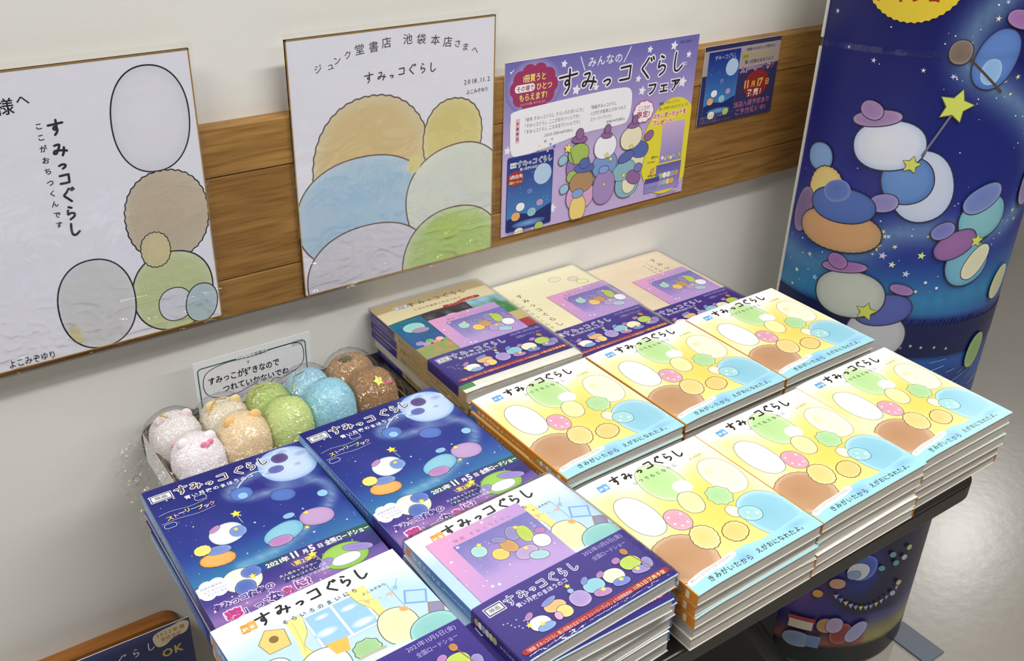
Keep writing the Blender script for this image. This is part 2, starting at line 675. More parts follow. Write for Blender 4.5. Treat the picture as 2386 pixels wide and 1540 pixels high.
# ---- yellow picture book cover
def art_yellow():
    a = Art(148, 153.8, bs=1.12)
    def bg(x, y):
        k = nz(x, y, .03, 3.1)
        c = mix((255, 254, 248), (252, 230, 142), (y - 14) / 34 + k * .6)
        c = mix(c, (252, 215, 108), max(0, 1 - math.hypot((x - 88) / 50, (y - 88) / 48)) * 1.5)
        c = mix(c, (255, 246, 200), max(0, 1 - math.hypot((x - 12) / 30, (y - 84) / 30)))
        c = mix(c, (255, 250, 226), max(0, (x - 128) / 22) * .8)
        return c
    a.grid(bg, nx=26, ny=26)
    a.glow(15, 28, 13, (255, 238, 160), bg)
    a.glow(128, 26, 10, (255, 240, 176), bg)
    a.blob(73, 35, 37, 48, 'b5dc94', '7d8f68', .6, 0.05, 'dff0c8')
    a.blob(84, 50, 17, 15, 'fdfdf8', None, rim='f4f6ee')
    a.blob(126, 58, 33, 47, 'f7f5d2', 'a39b74', .6, 0.1, 'fbf8e2')
    a.blob(120, 48, 9, 7, 'f3dfb4', None, rim='f7f5d2')
    a.blob(25, 59, 29, 49, 'fdfdff', '8d877c', .7, 0.0, 'f2f2f8')
    a.blob(75, 70, 20, 26, 'f6f3a6', '7e7557', .7, 0.35, 'fbf8cc')
    a.blob(102.5, 77, 21, 22, 'abd79a', '6c8a5a', .7, .3, 'cde8bf', wob=.07, k=9)
    a.blob(49, 80.5, 20, 24, 'dc9fb4', '7d5a60', .7, .1, 'e8b9c8')
    for x, y in ((44, 74), (56, 76), (47, 88), (54, 87), (43, 83)):
        a.disc(x, y, 1.3, 'f9ecd6')
        a.L += 0
    a.L += 1
    a.blob(123, 119, 47, 56, '8ac5da', '6d8f98', .6, -.1, 'bfe2ec')
    a.blob(97, 99, 12, 14, 'f3f2cf', '7e7557', .6)
    a.blob(107, 109, 19, 17, '9fd3da', '5f7f86', .7, .4, 'bfe4e6')
    for x, y in ((106, 107), (112, 112), (101, 112)):
        a.disc(x, y, 1.5, 'f2f7d6')
        a.L += 0
    a.L += 1
    a.blob(21, 118, 50, 48, 'b98c66', '6f5038', .7, 0, 'd9b79a', wob=.012, k=24, n=72)
    a.blob(52, 109, 22, 26, 'f3cf83', '6f5038', .8, .5, 'f8e3b4', wob=.025, k=15, n=72)
    a.blob(79, 118, 23, 19, 'f0ca7c', '6f5038', .8, -.4, 'f6dca4', wob=.025, k=14, n=72)
    P = [(0, 140), (14, 138), (30, 137), (48, 136.5), (59, 135), (72, 134), (86, 137), (100, 137), (118, 136), (136, 134), (148, 133)]
    a.poly(smooth_line(P, 4) + [(148, 153.8), (0, 153.8)], 'a4dbe8')
    a.glow(62, 144, 15, (140, 190, 240), (164, 219, 232), 9)
    a.glow(128, 141, 20, (140, 190, 236), (164, 219, 232), 6)
    a.stroke(smooth_line([(5, 141), (20, 139), (40, 138.5), (56, 136)], 5), 6.2, 'fbfaf0')
    a.text('みにっコたちのひみつのおはなし', 5, 141.2, 3.5, '5a5048', rot=-.07, width=52)
    a.text('きみがいたから', 18, 149.2, 6.6, '25201c', width=50, jit=.12, off=.012)
    a.text('えがおになれたよ。', 74, 148.0, 6.4, '25201c', width=60, jit=.12, off=.012)
    a.rect(18.5, 8.8, 24, 17, '5aa0e0', .1)
    a.rect(24, 8.4, 29.5, 16.6, '6db0ea', .1)
    a.text('絵本', 19.3, 14.9, 4.4, 'f4faff', off=.01, gap=.1)
    crop_title(a, [39.6, 52.8, 67, 79.9, 91.3, 103, 114.5], [10.3, 11, 11.5, 9.8, 9.6, 10.5, 11.5], 11.5, 1.7, '241c18')
    a.text('いつでもとなりに', 50, 25, 4.8, '4c463c', width=52, jit=.1)
    a.text('よこみぞゆり', 117, 25.5, 2.9, '77705e', width=17)
    a.rect(0, 0, .8, 153.8, 'f0a030')
    return a


def night(a, w, h, hor, seed, top=(28, 30, 112), mid=(34, 62, 150), low=(60, 150, 180), stars=60, hills=True, sw=None):
    def bg(x, y):
        t = y / h
        c = mix(top, mid, t / hor)
        c = mix(c, low, (t - hor * .72) / (hor * .28)) if t > hor * .72 else c
        n = nz(x / w * 100, y / w * 100, .035, seed)
        c = mix(c, (70, 60, 150), max(0, n) * .7)
        if sw:
            for q in sw:
                d = min(math.hypot(x - px, y - py) for px, py in q[0])
                c = mix(c, q[2], max(0, 1 - d / q[1]) ** 1.5 * q[3])
        return c
    n = 34
    a.grid(bg, nx=n, ny=int(n * h / w))
    rnd = random.Random(seed)
    a.L += 1
    for i in range(stars):
        x, y = rnd.uniform(2, w - 2), rnd.uniform(2, h * hor * 1.15)
        if rnd.random() < .75:
            a.disc(x, y, rnd.uniform(.15, .42) * w / 148, mix((255, 255, 255), (190, 230, 240), rnd.random()), n=6, lift=False)
        else:
            a.star(x, y, rnd.uniform(.7, 1.5) * w / 148, rnd.choice([(250, 240, 150), (225, 230, 255), (230, 215, 250)]), rnd.random(), .45, lift=False)
    a.L += 1
    return bg


def film_badge(a, x, y, w, h, fs, rot=0.0):
    a.rect(x - w / 2 - .7, y - h / 2 - .7, x + w / 2 + .7, y + h / 2 + .7, 'f4f4fa', rot)
    a.rect(x - w / 2, y - h / 2, x + w / 2, y + h / 2, '3a3850', rot)
    a.rect(x - w / 2 + .9, y - h / 2 + 1.1, x + w / 2 - .9, y + h / 2 - 1.1, 'eef0f6', rot)
    a.text('映画', x - fs, y + fs * .36, fs, '2e2c40', off=.01)


# ---- navy story book cover
def art_navy():
    a = Art(148, 210, bs=1.14)
    swl = smooth_line([(96, 26), (70, 34), (64, 46), (80, 56), (110, 58), (135, 62), (142, 80), (130, 100), (100, 118), (70, 130), (40, 134)], 5)
    bg = night(a, 148, 210, .66, 11.3, stars=110, low=(48, 120, 170), sw=[(swl, 9, (190, 225, 235), .6)])
    a.glow(124, 27, 36, (80, 110, 190), bg)
    a.blob(124, 27, 46, 45, 'c9dcf2', None, rim='8fb0de', light=(0, .2), n=48)
    for x, y, r in ((108, 14, 9), (126, 8, 8), (140, 18, 9), (104, 32, 6), (132, 32, 5)):
        a.glow(x, y, r, (140, 166, 216), (200, 219, 242), r * .7)
    a.stroke(smooth_line([(110, 30), (92, 24), (74, 36), (70, 48)], 6), 1.1, 'cfe4f0')
    a.blob(121, 16, 13, 12, '52407e', '352a58', .5)
    a.blob(112, 30, 12, 9, '5a63b0', '3c4080', .5)
    a.blob(73, 47, 17, 16, '5c82cc', '32487c', .5, rim='4c6cb6')
    a.blob(73, 50, 7, 7, '8fc0e8', None)
    a.blob(103, 67, 19, 15, '5878c4', '32487c', .5, .4, rim='4664b0')
    a.blob(133, 83, 8, 8, '8cc4e4', '3c6080', .4)
    a.blob(116, 109, 26, 20, 'c0a0cc', '5b4566', .6, .2, rim='a98cc0')
    a.blob(96, 96, 9, 6, '88b8e4', '44506c', .5)
    a.blob(44, 90, 26, 23, 'eef2f6', '4e5468', .6, -.2, rim='c4d8ee')
    a.blob(37, 80, 10, 5, 'b884b8', '57405c', .5, -.5)
    a.blob(53, 92, 12, 12, '6c90d4', '40507c', .5)
    a.blob(27, 116, 25, 15, 'f0b466', '7c5330', .6, .2, wob=.02, k=16, n=48, rim='e0964c')
    a.blob(31, 106, 18, 9, '6c86c8', '40507c', .5, .2)
    a.blob(20, 100, 12, 11, 'f4dc74', '7c6330', .6, wob=.03, k=12, n=48)
    a.blob(84, 114, 32, 20, '8cc8dc', '40607c', .6, -.3, rim='6cacd0')
    a.blob(78, 122, 18, 10, 'b27cba', '57405c', .5)
    a.stroke([(59, 72), (60, 84)], .7, 'aab0c0')
    a.star(59, 70, 4.8, 'f8e458', line='a89038')
    a.star(52, 89, 2.6, 'f8e458', line='a89038', lw=.3)
    a.star(103, 118, 2.6, 'f8e458', line='a89038', lw=.3)
    a.star(110, 100, 3, 'f8e458', line='a89038', lw=.3)
    # lower printed band
    def pb(x, y):
        n = nz(x, y, .05, 6.6)
        return mix(mix((48, 44, 124), (92, 70, 156), (y - 140) / 60), (200, 150, 200), max(0, n) * .8 + max(0, 1 - abs(y - 178) / 20) * .35)
    a.grid(pb, 0, 140, 148, 210, 20, 10)
    a.grid(lambda x, y: (24, 66, 160) if x < 58 else mix((46, 90, 80), (66, 50, 130), 1 - abs(x - 95) / 45 if x < 140 else 0), 0, 139, 148, 148.5, 20, 1)
    a.poly([(62, 162), (70, 158), (80, 160), (90, 155), (104, 158), (118, 153), (130, 157), (148, 152), (148, 168), (62, 170)], '33306e')
    a.L += 1
    rr = random.Random(3)
    for i in range(46):
        a.star(rr.uniform(2, 146), rr.uniform(150, 206), rr.uniform(.4, 1.1), rr.choice([(240, 230, 255), (250, 220, 150), (240, 180, 220)]), rr.random(), lift=False)
    a.text('2021年', 56, 147, 6.6, 'ffffff', off=.03)
    a.text('11', 76, 147.3, 10.5, 'ffffff', off=.03)
    a.text('月', 87, 146.6, 5.4, 'ffffff', off=.03)
    a.text('5', 93, 147.3, 10.5, 'ffffff', off=.03)
    a.text('日', 100, 146.6, 5.4, 'ffffff', off=.03)
    a.text('全国ロードショー', 107, 147, 6.8, 'ffffff', off=.03, width=40)
    a.blob(115, 166, 34, 26, '9ccc5a', '4e6a3c', .6, rim='84b850')
    a.blob(114, 170, 22, 11, 'e8f0f4', '6c7c94', .5)
    a.blob(128, 162, 22, 8, '9080c4', '504878', .5, .4)
    a.blob(98, 166, 12, 7, '9080c4', '504878', .5, -.4)
    a.stroke([(94, 152), (97, 166)], .7, 'aab0c0')
    a.star(93, 151, 4.2, 'f4e460', line='a89038')
    a.text('\\第2弾!/', 74, 156, 6, 'f4dc50', off=.02)
    a.text('大人気キャラクター', 60, 163, 3.6, 'f2eefc')
    a.text('「すみっコぐらし」の', 60, 168, 3.8, 'f2eefc')
    a.text('アニメーション映画', 66, 172.6, 3.6, 'f2eefc')
    a.blob(35, 149, 27, 24, 'e8f0dc', '4e5468', .6, .3, rim='d2e4cc')
    a.blob(44, 144, 14, 11, '5670bc', '303c74', .5, .2)
    a.blob(34, 158, 14, 15, '4e68b4', '303c74', .5, .5)
    a.star(43, 149, 3.2, 'f8e458', line='a89038', lw=.4)
    def cloud(cx, cy, k=1.0):
        for dx, dy, r in ((-9, 0, 6), (-3, -4, 6.5), (5, -4, 6.5), (11, 0, 6), (4, 4, 6.5), (-5, 5, 6), (13, 4, 4)):
            a.disc(cx + dx * k, cy + dy * k, r * k, (226, 232, 250), lift=False)
    a.L += 1
    cloud(12, 146)
    a.L += 1
    a.text('お話の後半は', 3, 144, 2.9, '6a70a4')
    a.text('ふくろとじに', 4, 148.5, 3.1, 'c06090')
    a.text('なっています。', 6, 152.4, 2.6, '6a70a4')
    a.text('すみっコたちの', 4, 170, 7.2, '38307c', rot=-.02, off=.035, halo='e2cdee', hw=.09, width=50)
    a.text('「', 4, 184, 9, '38307c', off=.03, halo='e2cdee', hw=.08)
    a.text('夢', 10, 186, 13, 'c03c84', off=.04, halo='e8d4ee', hw=.07)
    a.text('」って', 23, 184, 8.5, '38307c', off=.03, halo='e2cdee', hw=.08)
    a.text('な', 44, 183, 10.5, '38307c', off=.035, halo='e2cdee', hw=.08)
    a.text('ぁ', 55, 182, 10.5, 'c03c84', off=.035, halo='e2cdee', hw=.08)
    a.text('に?', 66, 181, 10.5, '8c3484', off=.035, halo='e2cdee', hw=.08)
    # head line
    film_badge(a, 12.6, 15.5, 18, 9, 5.4)
    crop_title(a, [30.5, 43, 54.5, 67, 82, 94, 105], [14.5, 15.2, 17.5, 16, 15, 14, 13], 11.5, 1.3, '4a3a44', 'f2f0fa', .9)
    a.text('青い月夜のまほうのコ', 29, 30, 5.6, 'f2f4fc', width=62, jit=.12, off=.02)
    x = 7.5
    for ch, c in zip('ストーリーブック', ('f0e048', 'f0a0c8', 'f4f4f4', 'f0e048', '90d8f0', 'f0e048', 'f4f4f4', 'f0a0a0')):
        a.text(ch, x, 48 + 1.2 * math.sin(x * .2), 6, c, off=.025)
        x += 5.2
    a.stroke(smooth_line([(3, 40), (14, 38.5), (30, 40.5), (46, 38)], 6), .35, 'd8dcf4')
    a.stroke(smooth_line([(2, 52), (16, 51), (32, 53), (48, 51)], 6), .35, 'd8dcf4')
    a.stroke(Art.rpts(36, 30.6, 46, 37, 2.5), .4, 'e8ecfc', closed=True)
    a.stroke(Art.rpts(3, 53.5, 13, 59.5, 2.5), .4, 'e8ecfc', closed=True)
    return a


# ---- sky blue picture book cover
def art_sky():
    a = Art(148, 153.8)
    a.grid(lambda x, y: mix((250, 252, 255), (186, 216, 242), (y - 8) / 30 + nz(x, y, .03, 9) * .4), nx=20, ny=20)
    # window
    a.rect(57, 25, 103, 62, 'f4f6fa')
    a.rect(59, 27, 79, 60, '98c4ea')
    a.rect(81, 27, 101, 60, '98c4ea')
    for x, y, rx, ry in ((66, 48, 9, 4), (92, 54, 10, 4), (90, 36, 7, 3), (70, 33, 6, 2.4)):
        a.glow(x, y, rx, (244, 250, 255), (160, 202, 238), ry)
    a.stroke([(57, 25), (103, 25), (103, 62), (57, 62)], .5, '9ab0c8', closed=True)
    a.poly([(46, 24), (58, 23), (55, 40), (48, 50), (52, 62), (42, 62), (45, 44)], 'f4e38c')
    a.stroke(smooth_line([(46, 24), (58, 23), (55, 40), (48, 50), (52, 62)], 4), .5, 'b49c50')
    a.stroke(smooth_line([(50, 26), (49, 40), (46, 56)], 4), .4, 'c8b060')
    a.poly([(96, 22), (110, 22), (109, 40), (112, 60), (104, 60), (103, 46), (98, 36)], 'f4e38c')
    a.stroke(smooth_line([(96, 22), (98, 36), (103, 46), (104, 60)], 4), .5, 'b49c50')
    # bird house
    a.poly([(22, 32), (31, 22), (43, 28), (41, 44), (25, 44)], 'ecc878')
    a.stroke([(22, 32), (31, 22), (43, 28), (41, 44), (25, 44)], .6, '8a6a34', closed=True)
    a.disc(33, 33, 3.4, '8a6a40')
    # hanging pictures and bunting
    a.stroke(smooth_line([(98, 34), (112, 40), (124, 40), (134, 30)], 6), .35, '7a90a8')
    for i, (x, y, c) in enumerate(((104, 38, 'f0b890'), (110, 40.2, 'f4e08c'), (116, 41.2, 'b8d8ec'), (122, 40.4, 'f0b8a0'), (128, 37, '90b8e0'))):
        a.poly([(x - 2.5, y - 1), (x + 2.5, y - 1), (x, y + 4)], c)
    a.stroke([(124, 30), (124, 64)], .4, '7c98b8')
    a.rect(127, 47, 144, 61, '78a8dc', .5)
    a.rect(128.5, 48.5, 142.5, 59.5, 'b4d4f0', .5)
    a.rect(136, 66, 148, 78, '9a8478', .5)
    a.rect(137.5, 67.5, 146.5, 76.5, '8c8cb0', .5)
    a.blob(111, 72, 30, 36, 'f5eeb2', '6c6040', .7, .2)
    a.blob(122, 60, 7, 5, 'd8a860', None, rot=.5)
    a.blob(131, 92, 40, 36, '86c2c0', '4e6c70', .7, rim='a4d4d0')
    a.blob(52, 76, 34, 34, 'fbfbfd', '6a6460', .7, rim='eceef4')
    a.blob(22, 60, 24, 22, 'fafafa', '6a6460', .7, rim='eceef4')
    a.blob(82, 78, 20, 18, '9ac48c', '4e6a48', .7, wob=.06, k=9)
    a.poly([(72, 82), (94, 82), (91, 92), (75, 92)], 'b8b09c')
    a.poly([(60, 58), (76, 60), (72, 72), (62, 70)], 'ecb858')
    for x, y, r, c in ((32, 90, 3, 'f0c040'), (38, 100, 4, 'e890b0'), (24, 82, 2.4, 'e06890'), (20, 104, 2.5, '6c90d0')):
        a.star(x, y, r, c)
    a.glow(80, 96, 40, (250, 236, 170), (200, 222, 240), 12)
    a.rect(18, 8.4, 23.6, 17, 'e8983c', .12)
    a.rect(23.6, 8, 29.2, 16.6, 'f0aa50', .12)
    a.text('絵本', 18.6, 15, 4.5, 'fff6ea', off=.01, gap=.1)
    crop_title(a, [35.4, 50.5, 63.5, 76, 89.5, 101, 113.5], [11, 10, 11, 9.6, 10, 10.5, 10.5], 12.4, 1.75, '1c2424')
    a.text('そらいろのまいにち', 44, 25, 4.8, '2c3840', width=60, jit=.12, off=.005)
    a.text('よこみぞゆり', 104, 31.5, 3.2, '40505c', width=20)
    return a


# ---- lilac bonus card and navy belly band
def art_bonus():
    a = Art(90, 80)
    a.grid(lambda x, y: mix((226, 160, 204), (186, 154, 212), (x + y - 14) / 80), nx=8, ny=8)
    a.grid(lambda x, y: mix((120, 116, 186), (184, 156, 212), (y - 18) / 44 + nz(x, y, .06, 2) * .3), 16, 14, 90, 80, 12, 12)
    a.L += 1
    r = random.Random(9)
    for i in range(34):
        a.star(r.uniform(1, 89), r.uniform(1, 70), r.choice([.5, .6, .9, 1.8]), (246, 240, 252), r.random(), lift=False)
    a.text('映画 すみっコぐらし', 20, 11, 4.2, '8c6480', width=56)
    a.text('すみっコぐらし', 82, 26, 3.4, 'd8d49c', vertical=True)
    for x, y, w, h, c, ro in ((30, 30, 13, 13, 'a6d4d0', .2), (42, 42, 14, 13, 'f0c866', .4), (53, 38, 12, 17, 'c8965c', -.3), (64, 28, 12, 17, '8c86bc', .4), (72, 34, 12, 20, 'b4cc54', .2),
                              (78, 48, 15, 15, 'f2f2f6', .3), (60, 52, 20, 14, 'b49ccc', -.1), (66, 60, 16, 10, 'a4ccd4', .4), (50, 28, 12, 7, '8c86bc', .6), (84, 38, 9, 7, 'b078b4', .3)):
        a.blob(x, y, w, h, c, '5c5068', .5, ro)
    for x, y in ((70, 24), (62, 48), (34, 24)):
        a.star(x, y, 2.8, 'f4e868', line='a89038', lw=.3)
    return a


def art_band(w=148.0, h=62.0):
    a = Art(w, h)
    a.grid(lambda x, y: mix((66, 50, 136), (48, 38, 118), y / h), nx=6, ny=4)
    film_badge(a, 13, 10.3, 14.5, 8, 4.6)
    crop_title(a, [27, 38.5, 47.8, 57, 67, 77.3, 87], 10, 9.2, .9, '4a4480', 'eceaf6', .65)
    a.text('青い月夜のまほうのコ', 27, 20, 5, 'd8d6f0', width=48, off=.02, jit=.1)
    a.text('2021年11月5日(金)', 102, 7, 5.2, 'b8b2e0', width=40)
    a.text('全国ロードショー', 105, 15, 5, 'b8b2e0', width=34)
    for i in range(9):
        a.star(9 + (i * 5) % 16, 26 + (i * 7) % 12, .9, (190, 190, 230))
        a.L += 0
    a.L += 1
    for x, y, w2, h2, c, ro in ((31, 41, 17, 14, 'f0f0f6', .1), (33, 46, 15, 7, '7ea2d8', 0), (28, 31, 9, 5, 'b078b4', -.5), (50, 34, 18, 11, 'e8b478', .1), (49, 27.5, 15, 5, '7888c8', -.2), (53, 42, 12, 12, 'f2d27c', 0), (46, 43, 6, 8, 'd8a0c8', .3),
                                (70, 39, 17, 16, 'a892cc', -.1), (69, 29, 5, 5, '90b4e4', 0), (87, 35, 18, 14, '8cc4d4', 0), (88, 44, 15, 8, 'b480b8', .2), (84, 27, 9, 5, '7888c8', -.6), (106, 36, 18, 15, 'ecebc8', .1), (107, 44, 15, 8, '6c80cc', .1), (98, 29, 8, 5, 'b078b4', -.4),
                                (126, 33, 18, 14, 'b4cc54', 0), (128, 43, 16, 8, '9484c8', .2), (118, 25, 8, 6, 'b078b4', -.3), (137, 40, 9, 12, '8c86bc', .4)):
        a.blob(x, y, w2, h2, c, '3c3460', .45, ro)
    for x, y in ((23, 38), (32, 42), (70, 24), (90, 42), (108, 42), (126, 41)):
        a.star(x, y, 2.6, 'f8e458')
    a.stroke([(131, 24), (136, 46)], .8, '8c5c34')
    a.blob(130, 21, 6, 7, 'b47c40', '6a4424', .4)
    a.stroke([(6, 55.6), (w - 5, 54.4)], 5.2, 'a02c30')
    a.text('「映画 すみっコぐらし 青い月夜のまほうのコ ストーリーブック」より好評発売中!', 6, 57.4, 3.9, 'f4dcd4', width=100)
    a.text('11月5日発売予定', 108, 56.6, 4.2, 'f0d890', off=.02, width=33)
    return a


def art_cream(kind):
    a = Art(148, 210)
    if kind == 'popup':
        a.grid(lambda x, y: (226, 212, 172) if y > 17 else (176, 158, 118), nx=4, ny=62)
        film_badge(a, 33, 17, 17, 7, 4.6)
        crop_title(a, [46, 59.5, 70, 80.5, 92.5, 104, 115], 17, 9.5, .9, '4a4038')
        a.text('とびだす絵本とひみつのコ', 42, 32, 4.8, '5c5040', width=64)
        a.poly([(0, 46), (60, 42), (148, 44), (148, 170), (0, 170)], '3d3a4e')
        a.grid(lambda x, y: mix((30, 116, 140), (34, 84, 150), (y - 46) / 50), 0, 46, 42, 130, 6, 8)
        a.grid(lambda x, y: mix((56, 50, 60), (110, 120, 128), max(0, nz(x, y, .09, 3)) * 1.4), 42, 44, 104, 80, 10, 8)
        a.grid(lambda x, y: mix((150, 196, 226), (60, 128, 70), (y - 48) / 26 + nz(x, y, .1, 5)), 104, 44, 148, 92, 8, 8)
        a.rect(112, 92, 148, 130, 'c8b478')
        a.rect(128, 112, 148, 130, 'a83c34')
        a.rect(116, 84, 128, 94, 'e8b83c', .2)
        a.blob(22, 66, 26, 20, '98d4cc', '40606c', .7)
        a.blob(26, 75, 20, 10, 'b088b0', '5c4468', .6, .1)
        a.blob(74, 66, 20, 14, 'f0e8e4', '806468', .6, rim='e0a8b0')
        for i in range(7):
            a.blob(10 + i * 6, 100 + (i * 5) % 9, 9, 8, ('a088b8', 'b494c0', '78b060', 'e8886c', 'f0b8a0', '68a860', 'd86c5c')[i], None)
        a.grid(lambda x, y: mix((104, 168, 90), (224, 132, 110), nz(x, y, .12, 8) + .4), 0, 108, 42, 134, 8, 5)
        a.stroke(smooth_line([(78, 41), (92, 42), (106, 38), (124, 38)], 6), 6, 'a8383c')
        a.text('ストーリーブック', 82, 42, 4.2, 'f4e6dc', rot=-.06, width=38)
        a.rect(0, 196, 148, 210, 'e8e6da')
        a.rect(0, 196, 16, 204, '4c8c54')
    elif kind == 'cream':
        a.grid(lambda x, y: mix((240, 234, 200), (236, 228, 188), y / 200), nx=4, ny=6)
        a.rect(95, 0, 96, 210, 'e6dfbc')
        crop = [(35, 38 + i * 14) for i in range(7)]
        for i, ch in enumerate('すみっコぐらし'):
            a.text(ch, 30, 42 + i * 13.5, 9.5, '55492e', off=.01)
        a.text('ここがおちつくんです', 19, 40, 6.6, '6a5c40', vertical=True, gap=.5)
        a.blob(100, 24, 17, 12, 'e8e4c4', '7c7454', .6, wob=.05, k=11)
        a.blob(122, 34, 14, 11, 'ecd4c4', '7c7454', .6)
        a.blob(128, 46, 16, 11, 'f0ecb0', '7c7454', .6, .2)
    else:
        a.grid(lambda x, y: mix((226, 208, 178), (236, 218, 190), nz(x, y * 3, .02, 7) + .5), nx=8, ny=12)
        a.stroke([(0, 17), (148, 17)], .5, 'c8b088')
        for i, ch in enumerate('すみっコぐらし'):
            a.text(ch, 116, 26 + i * 13.5, 9.5, '55432e', off=.01)
        a.text('このままでいいんです', 104, 24, 6, '6a5640', vertical=True, gap=.4)
        a.text('よこみぞゆり', 96, 26, 4.4, '6a5640', vertical=True, gap=.3)
        a.blob(128, 116, 28, 18, 'd8b48c', '8c6844', .6, .2)
    return a


# ---- autograph boards
def art_board1():
    a = Art(240, 271)
    a.grid(lambda x, y: (234, 234, 246), nx=2, ny=2)
    ink = '26262c'
    a.blob(199, 58, 70, 98, 'e8e8f3', ink, 1.4, .04, 'dadae6', n=60)
    a.blob(201, 152, 79, 90, 'c2b39c', ink, 1.3, .02, 'c9bda8', n=110, wob=.014, k=36)
    a.blob(196, 231, 79, 84, 'c2cc98', ink, 1.5, .05, 'cdd5ac', n=60)
    a.blob(196, 246, 33, 36, 'd8d8e4', ink, 1.0, rim='d8dae4')
    a.blob(185, 184, 28, 36, 'd2c79c', ink, 1.0, 0, 'd2c79c', n=66, wob=.03, k=20)
    a.blob(124, 226, 70, 92, 'd2d3d6', ink, 1.5, 0, 'd6d6dc', n=60)
    a.blob(100, 252, 9, 22, 'cfc99a', None, rot=-.4)
    a.blob(222, 251, 32, 42, 'b4c8d2', ink, 1.1, .2, 'bccdd6')
    a.text('様', 74, 34, 15, ink, off=.01, rot=.03)
    a.text('へ', 91, 29, 11, ink, off=.012)
    ys = [52, 72, 86, 99, 114, 131, 147]
    a.title([(118 - i * .3, y) for i, y in enumerate(ys)], 13.5, 2.1, ink, sizes=(1, .95, .7, .85, 1, .95, .95))
    a.text('ここがおちつくんです', 101.5, 46, 6.4, ink, vertical=True, gap=.58, off=.02, jit=.15)
    a.text('よこみぞゆり', 37, 269, 9, ink, width=42, off=.008, jit=.1)
    return a


def art_board2():
    a = Art(240, 271)
    a.grid(lambda x, y: (233, 233, 245), nx=2, ny=2)
    br = '6e5a55'
    a.blob(88, 146, 140, 162, 'd9c08a', br, 1.6, 0, 'dccfae', n=150, wob=.008, k=44)
    a.blob(187, 126, 76, 88, 'd8ca84', br, 1.6, .1, 'e0d8a4', n=90, wob=.012, k=26)
    a.blob(76, 190, 160, 124, 'a8c8e2', br, 1.6, 0, 'bcd2e4', n=60)
    a.blob(192, 196, 132, 124, 'd6dcd6', br, 1.6, -.15, 'dbe0d6', n=60, light=(.1, 0))
    a.blob(137, 148, 16, 20, 'd8cd8a', None, rot=.5, rim='dcd8a8')
    a.blob(78, 262, 150, 112, 'd6d4de', br, 1.6, 0, 'd3d3e0', n=60)
    a.blob(187, 276, 136, 136, 'b0cc78', br, 1.6, 0, 'cbd8b2', n=60, light=(0, -.4))
    a.glow(178, 232, 26, (186, 208, 110), (178, 205, 124), 16)
    for ch, (x, y) in zip('ジュンク堂書店池袋本店さまへ', [(32.3, 32.2), (45.5, 30.6), (53, 26.1), (64.8, 22.1), (78, 18.2), (93.6, 17.2), (108.2, 14.5), (132.7, 13.4), (148.5, 15.1), (165.1, 17.6), (180.1, 21), (192.5, 24.1), (202.3, 28.7), (214.4, 33.1)]):
        sz = 11.5 if ord(ch) > 0x4000 else 9
        a.text(ch, x - sz / 2, y + sz * .38 - 1, sz, '4a4040', off=.004, rot=(x - 120) / 240 * .5)
    a.title([(86.6, 46), (101.2, 46.3), (112.8, 47.5), (124.7, 44.5), (136.6, 44), (149.9, 44.5), (161.4, 45)], 11, 1.15, '463c3c', sizes=(1, .95, .6, .85, 1, .95, .95))
    a.text('2018.11.2', 201, 69, 7, '4e4440', width=34)
    a.text('よこみぞゆり', 204, 80, 5.6, '4e4440', width=29)
    return a


def mini_night(a, x0, y0, x1, y1, seed=1, pebbles=True):
    w = x1 - x0
    a.grid(lambda x, y: mix((30, 44, 128), (66, 128, 190), (y - y0) / (y1 - y0) * 1.3), x0, y0, x1, y1, 8, 10)
    a.poly([(x0, y1 - w * .22), (x0 + w * .3, y1 - w * .3), (x0 + w * .6, y1 - w * .24), (x1, y1 - w * .38), (x1, y1), (x0, y1)], '1e2c66')
    a.glow(x0 + w * .5, y1 - w * .08, w * .38, (130, 170, 220), (50, 90, 160), w * .07)
    a.disc(x0 + w * .78, y0 + w * .4, w * .2, 'b4cdea')
    a.L += 1
    r = random.Random(seed)
    for i in range(26):
        a.disc(r.uniform(x0 + 1, x1 - 1), r.uniform(y0 + 1, y1 - w * .3), w * .006, (230, 240, 250), n=5, lift=False)
    if pebbles:
        for u, v, s, c in ((.3, .95, .2, 'eef0f4'), (.2, 1.12, .2, 'e8a868'), (.56, 1.1, .2, '90c0d4'), (.74, .95, .16, 'b898c8'), (.28, 1.45, .22, 'ece8d0'), (.74, 1.42, .2, 'a8c860'), (.5, .68, .13, '5878c4')):
            a.blob(x0 + w * u, y0 + w * v, w * s, w * s * .85, c, '3c3c58', w * .008)


